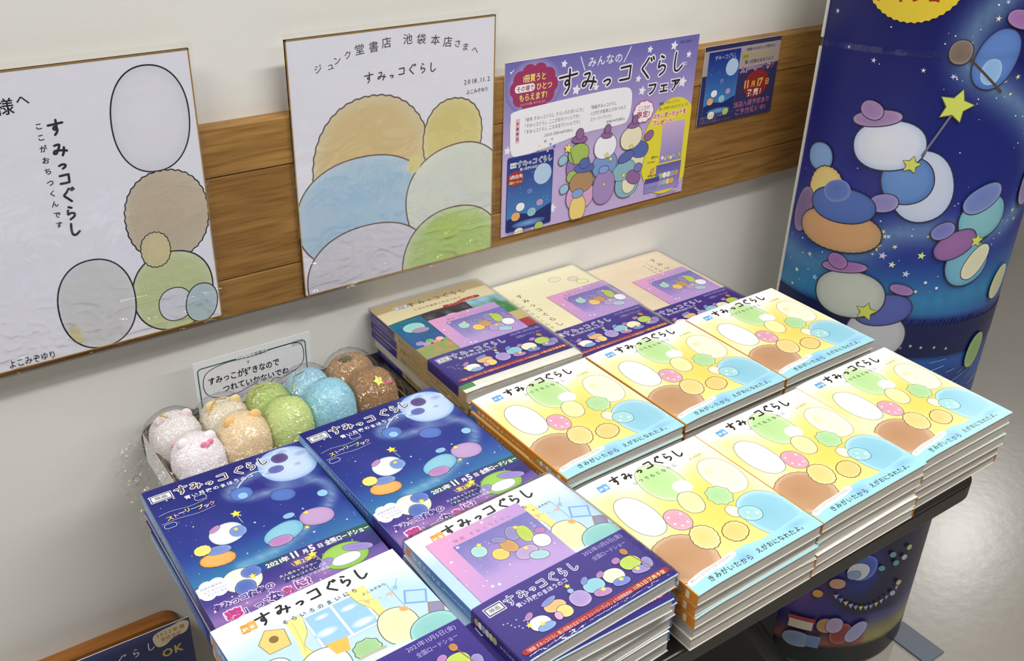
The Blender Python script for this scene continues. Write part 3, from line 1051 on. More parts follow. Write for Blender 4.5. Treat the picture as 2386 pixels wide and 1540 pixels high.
# ---- fair poster, A4 landscape
def art_poster():
    a = Art(297, 210)
    a.grid(lambda x, y: mix((112, 108, 178), (196, 176, 220), y / 120), nx=6, ny=16)
    a.L += 1
    for x, y, r in ((10.5, 13, 5), (83, 11, 5), (103, 44, 7), (133, 45, 5), (215, 10, 5), (255, 10, 6.5), (282, 24, 5), (200, 44, 5), (208, 60, 6.5), (276, 58, 8), (6, 102, 5.5), (76, 188, 7), (128, 196, 5), (206, 196, 4.5)):
        a.star(x, y, r, 'eeeefa', lift=False)
    a.glow(41, 32, 40, (238, 226, 246), (124, 116, 184), 33, n=28)
    def puff(cx, cy, rx, ry, col, n=10, e=.3):
        a.L += 1
        for i in range(n):
            t = 2 * PI * i / n
            a.disc(cx + rx * (1 - e) * math.cos(t), cy + ry * (1 - e) * math.sin(t), min(rx, ry) * (e + .12), col, lift=False)
        a.L += 1
        a.disc(cx, cy, rx * .82, col, ry=ry * .82, n=24)
    puff(41, 32, 34, 25, 'a03a66')
    a.poly([(46, 50), (60, 48), (59, 61)], 'a03a66')
    a.text('1冊買うと', 24, 24.5, 9.6, 'f2e27a', off=.02, width=34)
    a.rrect(14, 27.2, 42, 36.2, 4, 'f4f0f6')
    a.text('その場で', 16, 34.6, 7, 'a03a66', off=.02, width=25)
    a.text('ひとつ', 44, 35.5, 9, 'f2e27a', off=.02, width=23)
    a.text('もらえます!', 20, 46, 9.4, 'f2e27a', off=.02, width=40)
    a.text('※なくなり次第、終了いたします。', 22, 51.5, 3, 'f0d8e4', width=38)
    a.stroke([(107, 6), (114, 22)], 1.2, 'f2f2fa')
    a.stroke([(184, 3), (174, 20)], 1.2, 'f2f2fa')
    a.text('みんなの', 118, 19, 13, 'f2f2fa', width=54, off=.01, jit=.08)
    crop_title(a, [90, 121.6, 150, 178, 211, 237, 263], [32, 35, 39, 34, 32, 32, 31], 28, 2.6, '2e2226', 'eceaf8', 1.9, (1.05, .85, .62, .85, 1, .92, .95))
    a.text('TM', 272, 36.5, 5, '5c5478', halo='eceaf8', hw=.12)
    a.text('フェア', 216, 66, 17, '2e2226', off=.035, halo='eceaf8', hw=.09, width=56)
    a.text('主婦と生活社', 264, 8, 3.6, '55507c', width=20)
    a.poly(smooth_line([(9, 66), (14, 57), (60, 54), (110, 52), (170, 51), (189, 56), (192, 75), (188, 93), (176, 98), (120, 99), (60, 108), (22, 112), (11, 106), (9, 88)], 5, closed=True), 'f0eff7')
    a.rrect(16.5, 66, 22, 95, 1, 'eab4c4')
    a.text('対象商品', 17.2, 70, 4, '302838', vertical=True, gap=.5, off=.02)
    for s, x, y, w, z in (('「絵本 すみっコぐらし そらいろのまいにち」', 27, 71, 91, 5.6), ('「すみっコぐらし ここがおちつくんです」', 27, 78.4, 86, 5.6), ('「すみっコぐらし このままでいいんです」', 27, 85.6, 87, 5.6), ('上記3点 定価:968円(税込)', 57, 93.5, 44, 4),
                          ('「映画すみっコぐらし', 124, 71, 44, 5.4), ('とびだす絵本とひみつのコ', 127, 78.4, 56, 5.4), ('ストーリーブック」', 127, 86, 36, 5.4), ('定価:990円(税込)', 153, 92.4, 30, 4)):
        a.text(s, x, y, z, '302c34', width=w)
    # blue booklet
    a.rrect(6, 111, 74, 206, 3, '2a3a86')
    mini_night(a, 7, 113, 73, 204, 4)
    crop_title(a, [24, 32, 39, 46, 54, 61, 68], 121, 7.6, .7, '40384c', 'f0f0fa', .6)
    a.rect(10, 118, 19, 124.5, 'e4e4f0')
    a.text('映画', 11, 123, 4, '3c3850')
    a.text('青い月夜のまほうのコ', 24, 129.5, 4, 'eceefa', width=36, off=.02)
    a.disc(18.5, 138, 12, 'a02c34', ry=9.5, n=24)
    a.text('11月5日(金)', 9.5, 137.6, 5.2, 'fff4f0', off=.03, width=19)
    a.text('全国ロードショー', 9, 144, 3.8, 'f4e080', off=.02, width=20)
    a.text('©2021日本すみっコぐらし映画製作委員会', 8, 208.6, 2.6, '5c5478', width=36)
    for x, y, r, c in ((52, 103, 1.6, 'f0e080'), (60, 99, 2, 'd07c9c'), (68, 104, 1.8, '6c7cc4'), (50, 110, 2.2, '6c7cc4'), (58, 108, 2, 'f0e080'), (74, 108, 2.4, '5c6cb4'), (64, 112, 1.6, 'ffffff'), (70, 98, 1.5, '8c7cc4')):
        a.star(x, y, r, c)
    # yellow oval with the gift
    R = a.ring(264, 141, 49, 65, .05, 48)
    a.poly([(min(x, 296.9), y) for x, y in R], 'e6d83c')
    a.text('「映画 すみっコぐらし', 236, 83, 4.8, '38301c', width=40)
    a.text('青い月夜のまほうのコ」の', 239, 90, 4.8, '38301c', width=50)
    a.text('ぷちレターセットを', 230, 99.5, 7.4, 'd0406c', halo='fff4f4', hw=.08, off=.04, width=58)
    a.text('プレゼント♪', 230, 108.6, 7.6, 'd0406c', halo='fff4f4', hw=.08, off=.04, width=42)
    puff(213, 87, 17.5, 13.5, 'c85888', 10)
    puff(213, 87, 16.3, 12.3, 'f6f0f4', 10)
    a.text('ここだけ', 203, 84.5, 6, 'b03c64', width=20, off=.02)
    a.text('限定!', 202, 94, 9, 'b03c64', off=.03, width=22)
    a.grid(lambda x, y: mix((206, 176, 212), (150, 140, 196), (y - 108) / 54), 249, 108, 288, 162, 4, 8)
    for i in range(7):
        a.blob(254 + i * 5, 155 + (i % 2) * 2, 5, 5, ('f0f0f4', 'e8b478', 'a8c860', 'ece8c0', '90c0d4', 'c8965c', 'b4cc54')[i], '5c5478', .25)
    a.grid(lambda x, y: mix((100, 96, 168), (164, 148, 204), (y - 164) / 38), 245, 164, 289, 201, 6, 6)
    for i in range(9):
        a.blob(254 + (i % 5) * 7, 180 + (i // 5) * 10, 8, 8, ('a8c860', 'f0f0f4', 'ece8c0', '90a0d4', 'c8965c', 'b898c8', '90c0c8', 'f0d27c', 'e8a868')[i], '4c4468', .3)
    a.grid(lambda x, y: (76, 72, 156) if y < 188 else (154, 144, 204), 227, 180, 252, 200, 3, 10)
    for i in range(5):
        a.blob(231 + i * 4.4, 194, 4.4, 5, '8c84c0', '5c5498', .2)
    a.text('便せん', 234, 153, 4.2, '38301c')
    a.text('90×130mm', 228, 158.6, 3, '38301c')
    a.stroke(smooth_line([(242, 166), (236, 168), (235, 172), (241, 172), (239, 168), (234, 176)], 5), .8, 'd06088')
    a.text('封筒(大)', 231, 178, 3.8, '38301c')
    a.text('封筒(小)サイズ:70×102mm', 250, 208, 3, '38301c', width=36)
    # a plain crowd of rounded patches in the fair's colours
    L = '3e3244'
    for x, y, w, h, c, ro in ((112, 140, 36, 36, '9a7cb8', 0), (112, 124, 32, 26, 'a4c060', 0), (105, 152, 20, 16, 'a4c060', 0), (112, 106, 24, 9, '94689c', .1), (112, 99, 12, 14, '94689c', 0),
                              (155, 146, 40, 34, '7c9cd0', 0), (154, 122, 36, 32, 'f2f2f8', 0), (155, 108, 18, 8, '94689c', .1), (156, 100, 10, 12, '94689c', 0), (204, 150, 34, 34, 'e8e2c0', 0), (212, 136, 30, 22, '5c6cae', .2), (196, 118, 36, 30, 'ece4c4', -.2), (198, 102, 18, 8, '94689c', 0), (200, 95, 9, 12, '94689c', 0),
                              (226, 120, 16, 12, '94689c', -.5), (195, 178, 40, 40, '8cb8c4', 0), (199, 176, 24, 34, 'ece6c8', .1), (188, 160, 38, 26, '8cb8c4', -.2), (205, 172, 26, 18, '94689c', .5), (190, 142, 26, 14, '5c6cae', -.3),
                              (118, 180, 44, 38, 'd8a8cc', 0), (119, 162, 38, 28, 'b08c64', 0), (122, 144, 32, 12, '5c6cae', .1), (122, 138, 16, 14, '5c6cae', .1), (115, 196, 26, 34, 'ecd27e', 0), (114, 176, 18, 12, '88a4dc', 0),
                              (156, 176, 36, 46, 'a48cc0', 0), (154, 152, 16, 10, '88a4dc', 0), (88, 128, 14, 12, '9cc4d8', -.4), (92, 166, 14, 12, '9cc4d8', -.4), (212, 160, 14, 12, '7c7cb8', .3)):
        a.blob(x, y, w, h, c, L, .7, ro, rim=c, n=28)
    a.stroke([(98, 118), (106, 138)], 1.1, '6c6478')
    for x, y, r in ((95, 114, 7), (157, 134, 4), (164, 140, 4), (197, 130, 4), (188, 166, 4), (156, 172, 3)):
        a.star(x, y, r, 'f0e878', line=L, lw=.5)
    return a


# ---- small dark flyer beside it
def art_flyer():
    a = Art(142, 104)
    a.grid(lambda x, y: (48, 46, 92), nx=2, ny=2)
    a.rect(0, 6, 142, 40, 'a89c9c')
    a.poly([(0, 38), (142, 34), (142, 60), (0, 60)], '302e5c')
    mini_night(a, 8, 8, 66, 92, 12)
    a.stroke([(8, 8), (66, 8), (66, 92), (8, 92)], .4, '6c84b0', closed=True)
    crop_title(a, [22, 28, 34, 40, 46, 51, 56], 16, 6.4, .6, 'c0c4d8')
    a.text('\\映画のおはなしが読める/', 76, 13, 4.6, '382e3c', width=56)
    a.rect(71, 15.6, 82, 24, 'b8a83c')
    a.text('映画', 72, 22, 4.8, '2c2838')
    a.text('すみっコぐらし', 84, 23, 7.4, 'c0b048', off=.03, width=50)
    a.text('青い月夜のまほうのコ', 76, 30.6, 5.8, '382e3c', width=56)
    a.text('ストーリーブック', 70, 41, 9.4, '8c4c84', off=.05, halo='d8ccd4', hw=.06, width=66)
    a.disc(104, 60, 24, '8c2424', ry=19, n=30)
    a.text('11', 79, 64, 15, 'e0b850', off=.03)
    a.text('月', 94, 63, 9, 'e0b850', off=.03)
    a.text('17', 104, 64, 15, 'e0b850', off=.03)
    a.text('日', 121, 63, 9, 'e0b850', off=.03)
    a.text('発売!', 88, 75, 10, 'ece4e0', off=.03, width=28)
    a.text('当店入荷予定あり', 66, 88, 8.6, 'a8648c', off=.03, width=70)
    a.text('ご予約受付中!', 70, 98.5, 8.6, 'a8648c', off=.03, width=60)
    for i, s in enumerate(('定価:990円(税込)/全国書店にて', '主婦と生活社', 'お申込みは店頭スタッフまで')):
        a.text(s, 5, 95 + i * 3.4, 2.6, 'b0acc4', width=(50, 30, 56)[i])
    return a


# ---- hand written card
def art_card():
    a = Art(127, 80)
    a.grid(lambda x, y: (226, 226, 232), nx=2, ny=2)
    for i in range(12):
        a.stroke([(8 + i * 10, 8), (8 + i * 10, 78)], .18, 'd2d4dc')
    for i in range(7):
        a.stroke([(5, 12 + i * 10), (122, 12 + i * 10)], .18, 'd2d4dc')
    a.stroke(Art.rpts(4, 8, 121.5, 92, 4), 1.3, '3e6e50', closed=True)
    a.rect(45, 5.6, 79, 11, 'e2e2e8')
    a.text('ジュンク堂書店', 46, 10, 4.6, '4e7a60', off=.015, width=32)
    a.stroke(Art.rpts(106, 6.6, 119, 12.4, 2.8), .3, '8c9490', closed=True)
    a.text('書店共済券', 107.4, 10.8, 2.4, '8c9490')
    ink = '17171c'
    a.stroke(smooth_line([(8, 26), (14, 14), (34, 9), (62, 10), (92, 8), (114, 10), (119, 22), (116, 36), (104, 43), (92, 46), (84, 44), (72, 52), (62, 44), (44, 48), (24, 48), (11, 40)], 6, closed=True), .75, ink, closed=True)
    a.text('す', 55, 17, 4.2, '50505a')
    a.text('すみっこが好きなので', 13, 29.5, 9.6, ink, off=.018, width=78, jit=.08)
    a.text('つれていかないでね…', 27, 42.5, 9.2, ink, off=.018, width=82, jit=.08)
    return a


# ---- night sky standee, wrapped round the column (u = arc length, v = down from the top)
SW, SH, STOP = 461.0, 1448.0, 640.0


def art_standee():
    a = Art(SW, SH, .026, 1.06)
    V = lambda z: STOP - z
    swl = [(x, V(z)) for x, z in smooth_line([(330, 470), (262, 380), (222, 300), (190, 250), (192, 205), (232, 180), (280, 150), (330, 100), (340, 30), (300, -10), (200, -10), (150, -20), (100, -60), (50, -90), (0, -80)], 5)]
    teal = [(x, V(z)) for x, z in smooth_line([(0, -130), (60, -120), (140, -118), (230, -112), (330, -100), (460, -90)], 4)]
    def bg(x, y):
        z = STOP - y
        if z > -140:
            c = mix((22, 26, 96), (34, 52, 150), (260 - z) / 420)
            n = nz(x, y, .008, 5)
            c = mix(c, (64, 58, 150), max(0, n) * .6 * (1 if z < 60 else .2))
            d = min(math.hypot(x - p, y - q) for p, q in swl)
            c = mix(c, (132, 172, 196), max(0, 1 - d / 42) ** 1.6 * .75)
            d = min(math.hypot(x - p, (y - q)) for p, q in teal)
            c = mix(c, (56, 140, 178), max(0, 1 - d / 80) ** 1.3 * .95)
            return c
        if z > -200:
            return mix((22, 40, 110), (16, 26, 76), (-140 - z) / 60)
        if z > -440:
            return mix((40, 84, 158), (26, 44, 110), (-200 - z) / 150 + nz(x, y * 3, .012, 4) * .9)
        if z > -700:
            c = mix((30, 36, 110), (30, 32, 64), math.hypot((x - 270) / 120, (z + 590) / 110) < 1)
            c = mix(c, (112, 78, 150), max(0, 1 - math.hypot((x - 130) / 90, (z + 660) / 90)))
            return mix(c, (44, 60, 170), max(0, 1 - math.hypot((x - 220) / 50, (z + 600) / 70)) * 1.2)
        if z > -765:
            return mix((52, 40, 110), (160, 90, 70), (-722 - z) / 40) if x < 260 else mix((60, 60, 130), (150, 140, 90), (-700 - z) / 45)
        return (30, 32, 40)  # bottom strip: the dark shadow at the base, painted into the print
    a.grid(bg, nx=44, ny=150)
    a.L += 1
    r = random.Random(21)
    for i in range(150):
        k = r.randrange(len(swl))
        x, y = swl[k][0] + r.gauss(0, 18), swl[k][1] + r.gauss(0, 18)
        if 4 < x < 457:
            if r.random() < .7:
                a.disc(x, y, r.uniform(.4, 1.3), (226, 240, 244), n=6, lift=False)
            else:
                a.star(x, y, r.uniform(2, 4.5), r.choice([(236, 236, 140), (230, 230, 180), (200, 220, 240)]), r.random(), .32, lift=False)
    for i in range(40):
        a.disc(r.uniform(5, 455), V(r.uniform(-120, 420)), r.uniform(.4, 1.0), (220, 232, 250), n=6, lift=False)
    for x, z, s in ((17.9, 248, 2), (81, 199.5, 2), (141, 196.6, 1.8), (45, 209, 1.4)):
        a.star(x, V(z), s * 2, (240, 244, 255), 0, .25, lift=False)
    for x, z, s, c in ((174.7, 15.5, 8, 'ecec90'), (131, -39, 9, 'e4e87c'), (143, -51, 6, 'd8c4ec'), (191, -45, 6, 'd8ec90'), (157, -62, 5, 'e8e8c0'), (177, -73, 5.5, 'c0d4f4'), (29, -108, 4, 'f0f0c8'), (60, -107.7, 5, 'a8c0f0'), (110, -72, 3.5, 'f0e8c8'), (205, -84, 3, 'ffffff'), (222, -92, 3, 'ffffff'), (195, -98, 3, 'f4ecc0')):
        a.star(x, V(z), s, c, .1, .42, lift=False)
    a.L += 1
    # hills with tree tops, far lights, water streaks
    pts = [(0, V(-138)), (54, V(-142)), (120, V(-146)), (180, V(-147))]
    x = 186
    while x < 461:
        h = r.uniform(2, 12) if 195 < x < 330 else r.uniform(0, 5)
        pts += [(x, V(-150)), (x + 2.5, V(-150 + h)), (x + 5, V(-151))]
        x += 6
    a.poly(pts + [(461, V(-200)), (0, V(-200))], '121c4c')
    a.L += 1
    for x, z in ((184.8, -188), (193, -186), (206.6, -182.5), (222, -185), (241.9, -186), (170, -187), (262, -190)):
        a.glow(x, V(z), 2.6, (240, 226, 170), (24, 34, 90), n=10, lift=False)
    for i in range(30):
        x = r.uniform(190, 440)
        y = V(r.uniform(-300, -206))
        a.stroke([(x, y), (x + r.uniform(8, 30), y - r.uniform(2, 8))], r.uniform(.6, 1.6), mix((90, 150, 210), (180, 210, 236), r.random()), lift=False, caps=False)
    # scalloped yellow badge
    a.L += 1
    B = a.ring(109, V(318), 64, 68, 0, 200, .012, 50)
    a.poly(B, 'e2c83c')
    a.text('全国', 72, V(312), 36, 'a03020', off=.02, rot=-.12)
    a.text('ロードショー', 58, V(269.5), 21, 'a03020', off=.05, width=104, rot=-.12)
    ln = '3a3448'
    # plain rounded patches where the printed figures are
    a.blob(222, V(215), 50, 70, '6488cc', ln, 1.2, .25, '4c70b8')
    a.blob(219, V(200), 24, 30, '8cb4e4', None)
    a.blob(240, V(262), 36, 20, '9c6ca8', ln, 1.2, .3)
    a.stroke([(190, V(215)), (238, V(176))], 3, '584438')
    a.blob(178, V(222), 26, 28, '7c6a60', ln, 1.2)
    a.blob(170, V(50), 74, 92, 'd0d6ea', ln, 1.6, -.35, 'b8c8e8')
    a.blob(152, V(56), 60, 60, '6c94d0', ln, 1.5, -.3, '5078bc')
    a.blob(121, V(98), 84, 62, 'e4e6f2', ln, 1.8, -.2, 'b4c8ea')
    a.blob(100, V(130), 58, 20, '9c7cb0', ln, 1.5, -.25)
    a.blob(92, V(139), 28, 22, '9c7cb0', ln, 1.2, .3)
    a.blob(34, V(62), 36, 36, '8cb0e0', ln, 1.4, -.2, '6c94d0')
    a.blob(51, V(20), 48, 62, 'ead48c', ln, 1.6, 0, 'd8bc6c', wob=.02, k=26, n=80)
    a.blob(130, V(22), 34, 24, '8c84c0', ln, 1.3, -.3)
    a.blob(22, V(-18), 26, 64, '7c6494', ln, 1.3, .1)
    a.blob(80, V(-30), 108, 56, 'dca878', ln, 1.8, -.08, 'b89870', wob=.012, k=40, n=120)
    a.blob(78, V(6), 84, 46, '5a74be', ln, 1.7, -.1, '486ab0')
    a.blob(68, V(24), 36, 28, '5a74be', None, rot=-.5)
    a.stroke([(162, V(92)), (186, V(150))], 3, '70708a')
    a.star(187, V(157), 22, 'd4dc68', .2, .52, line='6a6840', lw=1.6)
    a.star(152, V(78), 12, 'd4dc68', .1, .52, line='6a6840', lw=1.2)
    a.blob(258, V(-58), 62, 60, '7ab4cc', ln, 1.6, -.3, '5c9cbc')
    a.blob(270, V(-56), 30, 52, 'dcd8b8', ln, 1.2, .5)
    a.blob(262, V(8), 66, 58, '88c0c8', ln, 1.6, -.3, '6cacbc')
    a.blob(232, V(-28), 56, 36, '9a6ca4', ln, 1.5, -.5, '84609c')
    a.blob(254, V(36), 54, 34, '6c80c0', ln, 1.5, -.5)
    a.blob(210, V(-8), 30, 22, '7478bc', ln, 1.3, -.5)
    a.star(262, V(-24), 10, 'd4dc68', .1, .52, line='6a6840', lw=1)
    a.blob(156, V(-168), 74, 66, 'c4c6cc', ln, 1.7, .1, 'a8aab8')
    a.blob(158, V(-130), 72, 44, '5a66ae', ln, 1.6, -.3, '4c58a0')
    a.blob(112, V(-116), 88, 66, 'ccd2c6', ln, 1.8, -.12, 'a8b2b0')
    a.blob(98, V(-78), 58, 16, '9c6cac', ln, 1.4, -.2)
    a.blob(88, V(-72), 26, 20, '9c6cac', ln, 1.2, .3)
    a.blob(176, V(-96), 30, 14, '9870b0', ln, 1.2, .2)
    a.star(138, V(-136), 14, 'd0d860', .1, .52, line='6a6840', lw=1.3)
    a.blob(345, V(60), 46, 90, '8c7cac', ln, 1.3, .2)
    a.blob(335, V(-100), 34, 50, 'c8c8a0', ln, 1.3, .2)
    a.blob(322, V(-206), 34, 54, '88a868', ln, 1.4, .1)
    # party scene near the foot
    a.blob(222, V(-590), 44, 50, '3c58b8', None)
    a.blob(216, V(-597), 34, 34, 'c8ccd8', ln, 1.1, .2)
    a.blob(210, V(-604), 20, 18, '8498c4', ln, .8)
    a.blob(188, V(-624), 24, 20, 'c89878', ln, 1.1)
    a.disc(162, V(-650), 8, 'd8a84c')
    for i in range(13):
        x = 190 + i * 9
        y = V(-640 - 34 * math.sin((i + 1) / 14 * PI))
        a.poly([(x - 4, y), (x + 4, y - 1), (x + 1, y + 9)], ('b8b0c8', '88a0c8', 'd8c468')[i % 3])
    for x, z, c in ((268.8, -569.4, '5c9c9c'), (302, -566, 'b8b890'), (254, -594, '5c9c9c'), (280, -590, '5c9c9c'), (296, -584, 'b8b8d0'), (300, -640, 'c8b890'), (292, -660, 'a8a8d0')):
        a.blob(x, V(z), 13, 9, c, None, rot=.7)
    a.rect(126, V(-706), 168, V(-716), 'a84038')
    a.rect(128, V(-714), 166, V(-732), 'd8ccb8')
    a.blob(146, V(-756), 44, 32, '7890b0', ln, 1)
    a.blob(186, V(-716), 28, 30, 'b08850', ln, 1)
    a.blob(212, V(-732), 34, 44, '88342c', None)
    a.blob(199, V(-714), 26, 32, 'a894b8', ln, 1)
    a.blob(238, V(-730), 28, 46, '9898c4', ln, 1, .5)
    a.rect(162, V(-742), 182, V(-768), '6c88b4', .05)
    return a


# ================================================================== the setting
FLOOR = -0.82
TT = -0.109            # table top
o = MB().box(-3.2, 1.06, 0.0, 0.7, FLOOR, 2.6).build('wall_back', M['wall'])
tag(o, kind='structure')
fl = MB()
fl.v += [(-4, -5, FLOOR), (9, -5, FLOOR), (9, 7, FLOOR), (-4, 7, FLOOR)]
fl.f.append((0, 1, 2, 3))
tag(fl.build('floor', M['floor']), kind='structure')
tag(MB().box(-4, 9, -5, 7, 2.02, 2.1).build('ceiling', M['ceiling']), kind='structure')
tag(MB().box(-4, 9, -3.9, -3.8, FLOOR, 2.02).build('wall_front', M['shelf_wall']), kind='structure')
tag(MB().box(-4, -3.9, -3.8, 7, FLOOR, 2.02).build('wall_left', M['shelf_wall']), kind='structure')
tag(MB().box(8.9, 9, -3.8, 7, FLOOR, 2.02).build('wall_right', M['shelf_wall']), kind='structure')
tag(MB().box(-3.9, 8.9, 6.9, 7, FLOOR, 2.02).build('wall_rear', M['shelf_wall']), kind='structure')

rail = thing('trim_1', (0, 0, 0), None, None)
rail['kind'] = 'structure'
for i, (z0, z1, d, l, dp) in enumerate(((0.1505, 0.1985, '86602e', 'b08649', .0), (0.0405, 0.1497, '7c5627', 'a47a40', .0006), (-0.0025, 0.0397, '7e5929', 'a67e44', .0))):
    MB().box(-3.1, 1.0, -0.02 + dp, 0.0, z0, z1).build('plank', wood('rail_wood_%d' % i, d, l, 3.0 + i * 7.3), rail, bevel=.0009)

# ================================================================== things on the wall
def slab(name, x0, z0, w, h, y0, y1, m, parent, bevel=0):
    return MB().box(x0, x0 + w, y0, y1, z0 - h, z0).build(name, m, parent, bevel=bevel)


def film_sheet(x0, z0, w, h, y, seed):
    m = MB()
    nx, ny = 84, 140
    for j in range(ny + 1):
        for i in range(nx + 1):
            u, v = i / nx, j / ny
            k = max(0, v - .72) / .28
            d = .0005 + .0048 * k ** .5 * max(0, 1 - 5 * abs(nz(u * 7 + 2 * nz(u * 9, v * 9, 1, 3), v * 9, 1.3, seed))) ** 1.5 + .0004 * abs(nz(u, v, 5, seed))
            m.v.append((x0 + w * u, y - d, z0 - h * v))
    for j in range(ny):
        for i in range(nx):
            a = j * (nx + 1) + i
            m.f.append((a, a + nx + 1, a + nx + 2, a + 1))
    return m


def board(x0, z0, art, label):
    t = thing('autograph_board', (x0, -0.0205, z0), label, 'autograph board', 'autograph boards on the wooden rail')
    w, h = .242, .273
    slab('backing_board', 0, 0, w, h, -.0025, 0, M['white_card'], t)
    e = MB()
    b = .0011
    for q in ((0, w, -b, 0), (0, w, -h, -h + b), (0, b, -h, 0), (w - b, w, -h, 0)):
        e.box(q[0], q[1], -.0031, .0003, q[2], q[3])
    e.build('gilt_edging', M['gold'], t)
    link('drawing', art.mesh('drawing', on_wall(.001, -.00255, -.001)), M['matte'], t)
    film_sheet(-.003, .0065, w + .006, h + .008, -.0036, x0 * 9).build('clear_sleeve', M['film'], t, smooth=True)
    return t


board(-.3339, .2765, art_board1(), 'left autograph board with vertical handwriting and a tall stack of rounded shapes')
board(0.0, .273, art_board2(), 'autograph board with a long handwritten dedication line, between left board and lilac poster')

t = thing('poster', (.2571, -.0206, .2187), 'lilac book fair poster with yellow oval and large black title, on the rail', 'poster')
slab('paper', 0, 0, .297, .2102, -.0012, 0, M['white_card'], t)
link('printing', art_poster().mesh('printing', on_wall(0, -.0012, 0)), M['satin'], t)
t = thing('flyer', (.5685, -.0206, .1995), 'small dark navy flyer with red disc, between lilac poster and standee', 'flyer')
slab('paper', 0, 0, .142, .104, -.0008, 0, M['white_card'], t)
link('printing', art_flyer().mesh('printing', on_wall(0, -.0008, 0)), M['satin'], t)

# panel low on the wall with a leaflet in front
t = thing('wooden_panel', (-.95, 0, -.3695), 'brown wooden panel with rounded corner, low on the wall under the display', 'wooden panel')
P = [(0, 0), (.745, 0)] + [(.745 + .022 * math.sin(a), -.022 + .022 * math.cos(a)) for a in [PI / 2 * i / 6 for i in range(7)]] + [(.767, -.34), (0, -.34)]
MB().prism([(x, z) for x, z in P], -.019, -.0005, 'y').build('board', M['board_wood'], t)
sc = MB().sphere((.7475, -.019, -.0155), (.0085, .005, .0085), 20, 8)
k = sc.build('screw_head', M['dark_metal'], t, True)
MB().box(.7425, .7525, -.0245, -.0225, -.0165, -.0145).box(.7465, .7485, -.0247, -.0224, -.0205, -.0105).build('screw_slot', M['black'], k)
a = Art(210, 148)
a.grid(lambda x, y: mix((64, 68, 128), (34, 42, 92), y / 12), nx=2, ny=14)
crop_title(a, [80, 92, 103, 115, 131, 147, 163], [23, 23, 24, 23, 22, 21, 20], 12, 1.1, 'dfe4f4')
a.poly(smooth_line([(167, 14), (169, 7), (178, 4), (190, 3), (200, 1), (208, 5), (208, 12), (203, 19), (190, 20), (180, 26), (171, 25)], 5, closed=True), 'e0d4ac')
a.text('2022年春', 171, 12, 6.6, 'a85448', off=.01, width=33)
a.text('発売予定', 175, 19.4, 6, 'a85448', off=.01, width=24)
a.text('※内容は変更になる場合があります', 174, 22.6, 1.8, '8c7c60', width=24)
a.text('OK', 174, 43, 15, 'c8b45c', off=.03, width=25)
t = thing('leaflet', (-.391, -.0405, -.352), 'navy leaflet with cream date bubble, leaning on the wooden panel below the books', 'leaflet')
slab('paper', 0, 0, .21, .148, -.0012, 0, M['white_card'], t)
link('printing', a.mesh('printing', on_wall(0, -.0012, 0)), M['satin'], t)
t.rotation_euler = (-.05, 0.015, 0)

# ================================================================== table
t = thing('display_table', (.150, -.275, TT), 'black table with rounded corners under all the book stacks', 'table')
x0, x1, y0, y1, r = -.344, .344, -.2735, .2725, .03
MB().prism([(x / 1000, y / 1000) for x, y in Art.rpts(x0 * 1000, y0 * 1000, x1 * 1000, y1 * 1000, 30, 8)], -.02, 0).build('tabletop', M['black'], t, bevel=.002)
MB().tube([(.012, -.259, -.0195), (.510, -.145, FLOOR - TT + .01)], .0095, 12).build('leg', M['black_metal'], t, True)
MB().tube([(-.28, -.235, -.0195), (-.27, -.245, FLOOR - TT + .01)], .0095, 12).build('leg', M['black_metal'], t, True)
MB().tube([(-.28, .235, -.0195), (-.27, .245, FLOOR - TT + .01)], .0095, 12).build('leg', M['black_metal'], t, True)
MB().tube([(.32, .235, -.0195), (.33, .245, FLOOR - TT + .01)], .0095, 12).build('leg', M['black_metal'], t, True)
MB().box(-.27, .3, -.235, -.215, -.045, -.0195).build('apron', M['black'], t)

t = thing('shade_box', (.385, -.125, FLOOR), 'added black box standing in for the shadow under the table', 'box')  # invented box; its black stands in for the shade under the table
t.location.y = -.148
MB().box(-.305, .305, -.07, .07, 0, .25).build('shade_box_body', M['shade_box_black'], t, bevel=.004)
MB().box(-.31, .31, -.075, .075, .25, .27).build('shade_box_top', M['shade_box_black'], t, bevel=.004)

# ================================================================== books
MM = .001


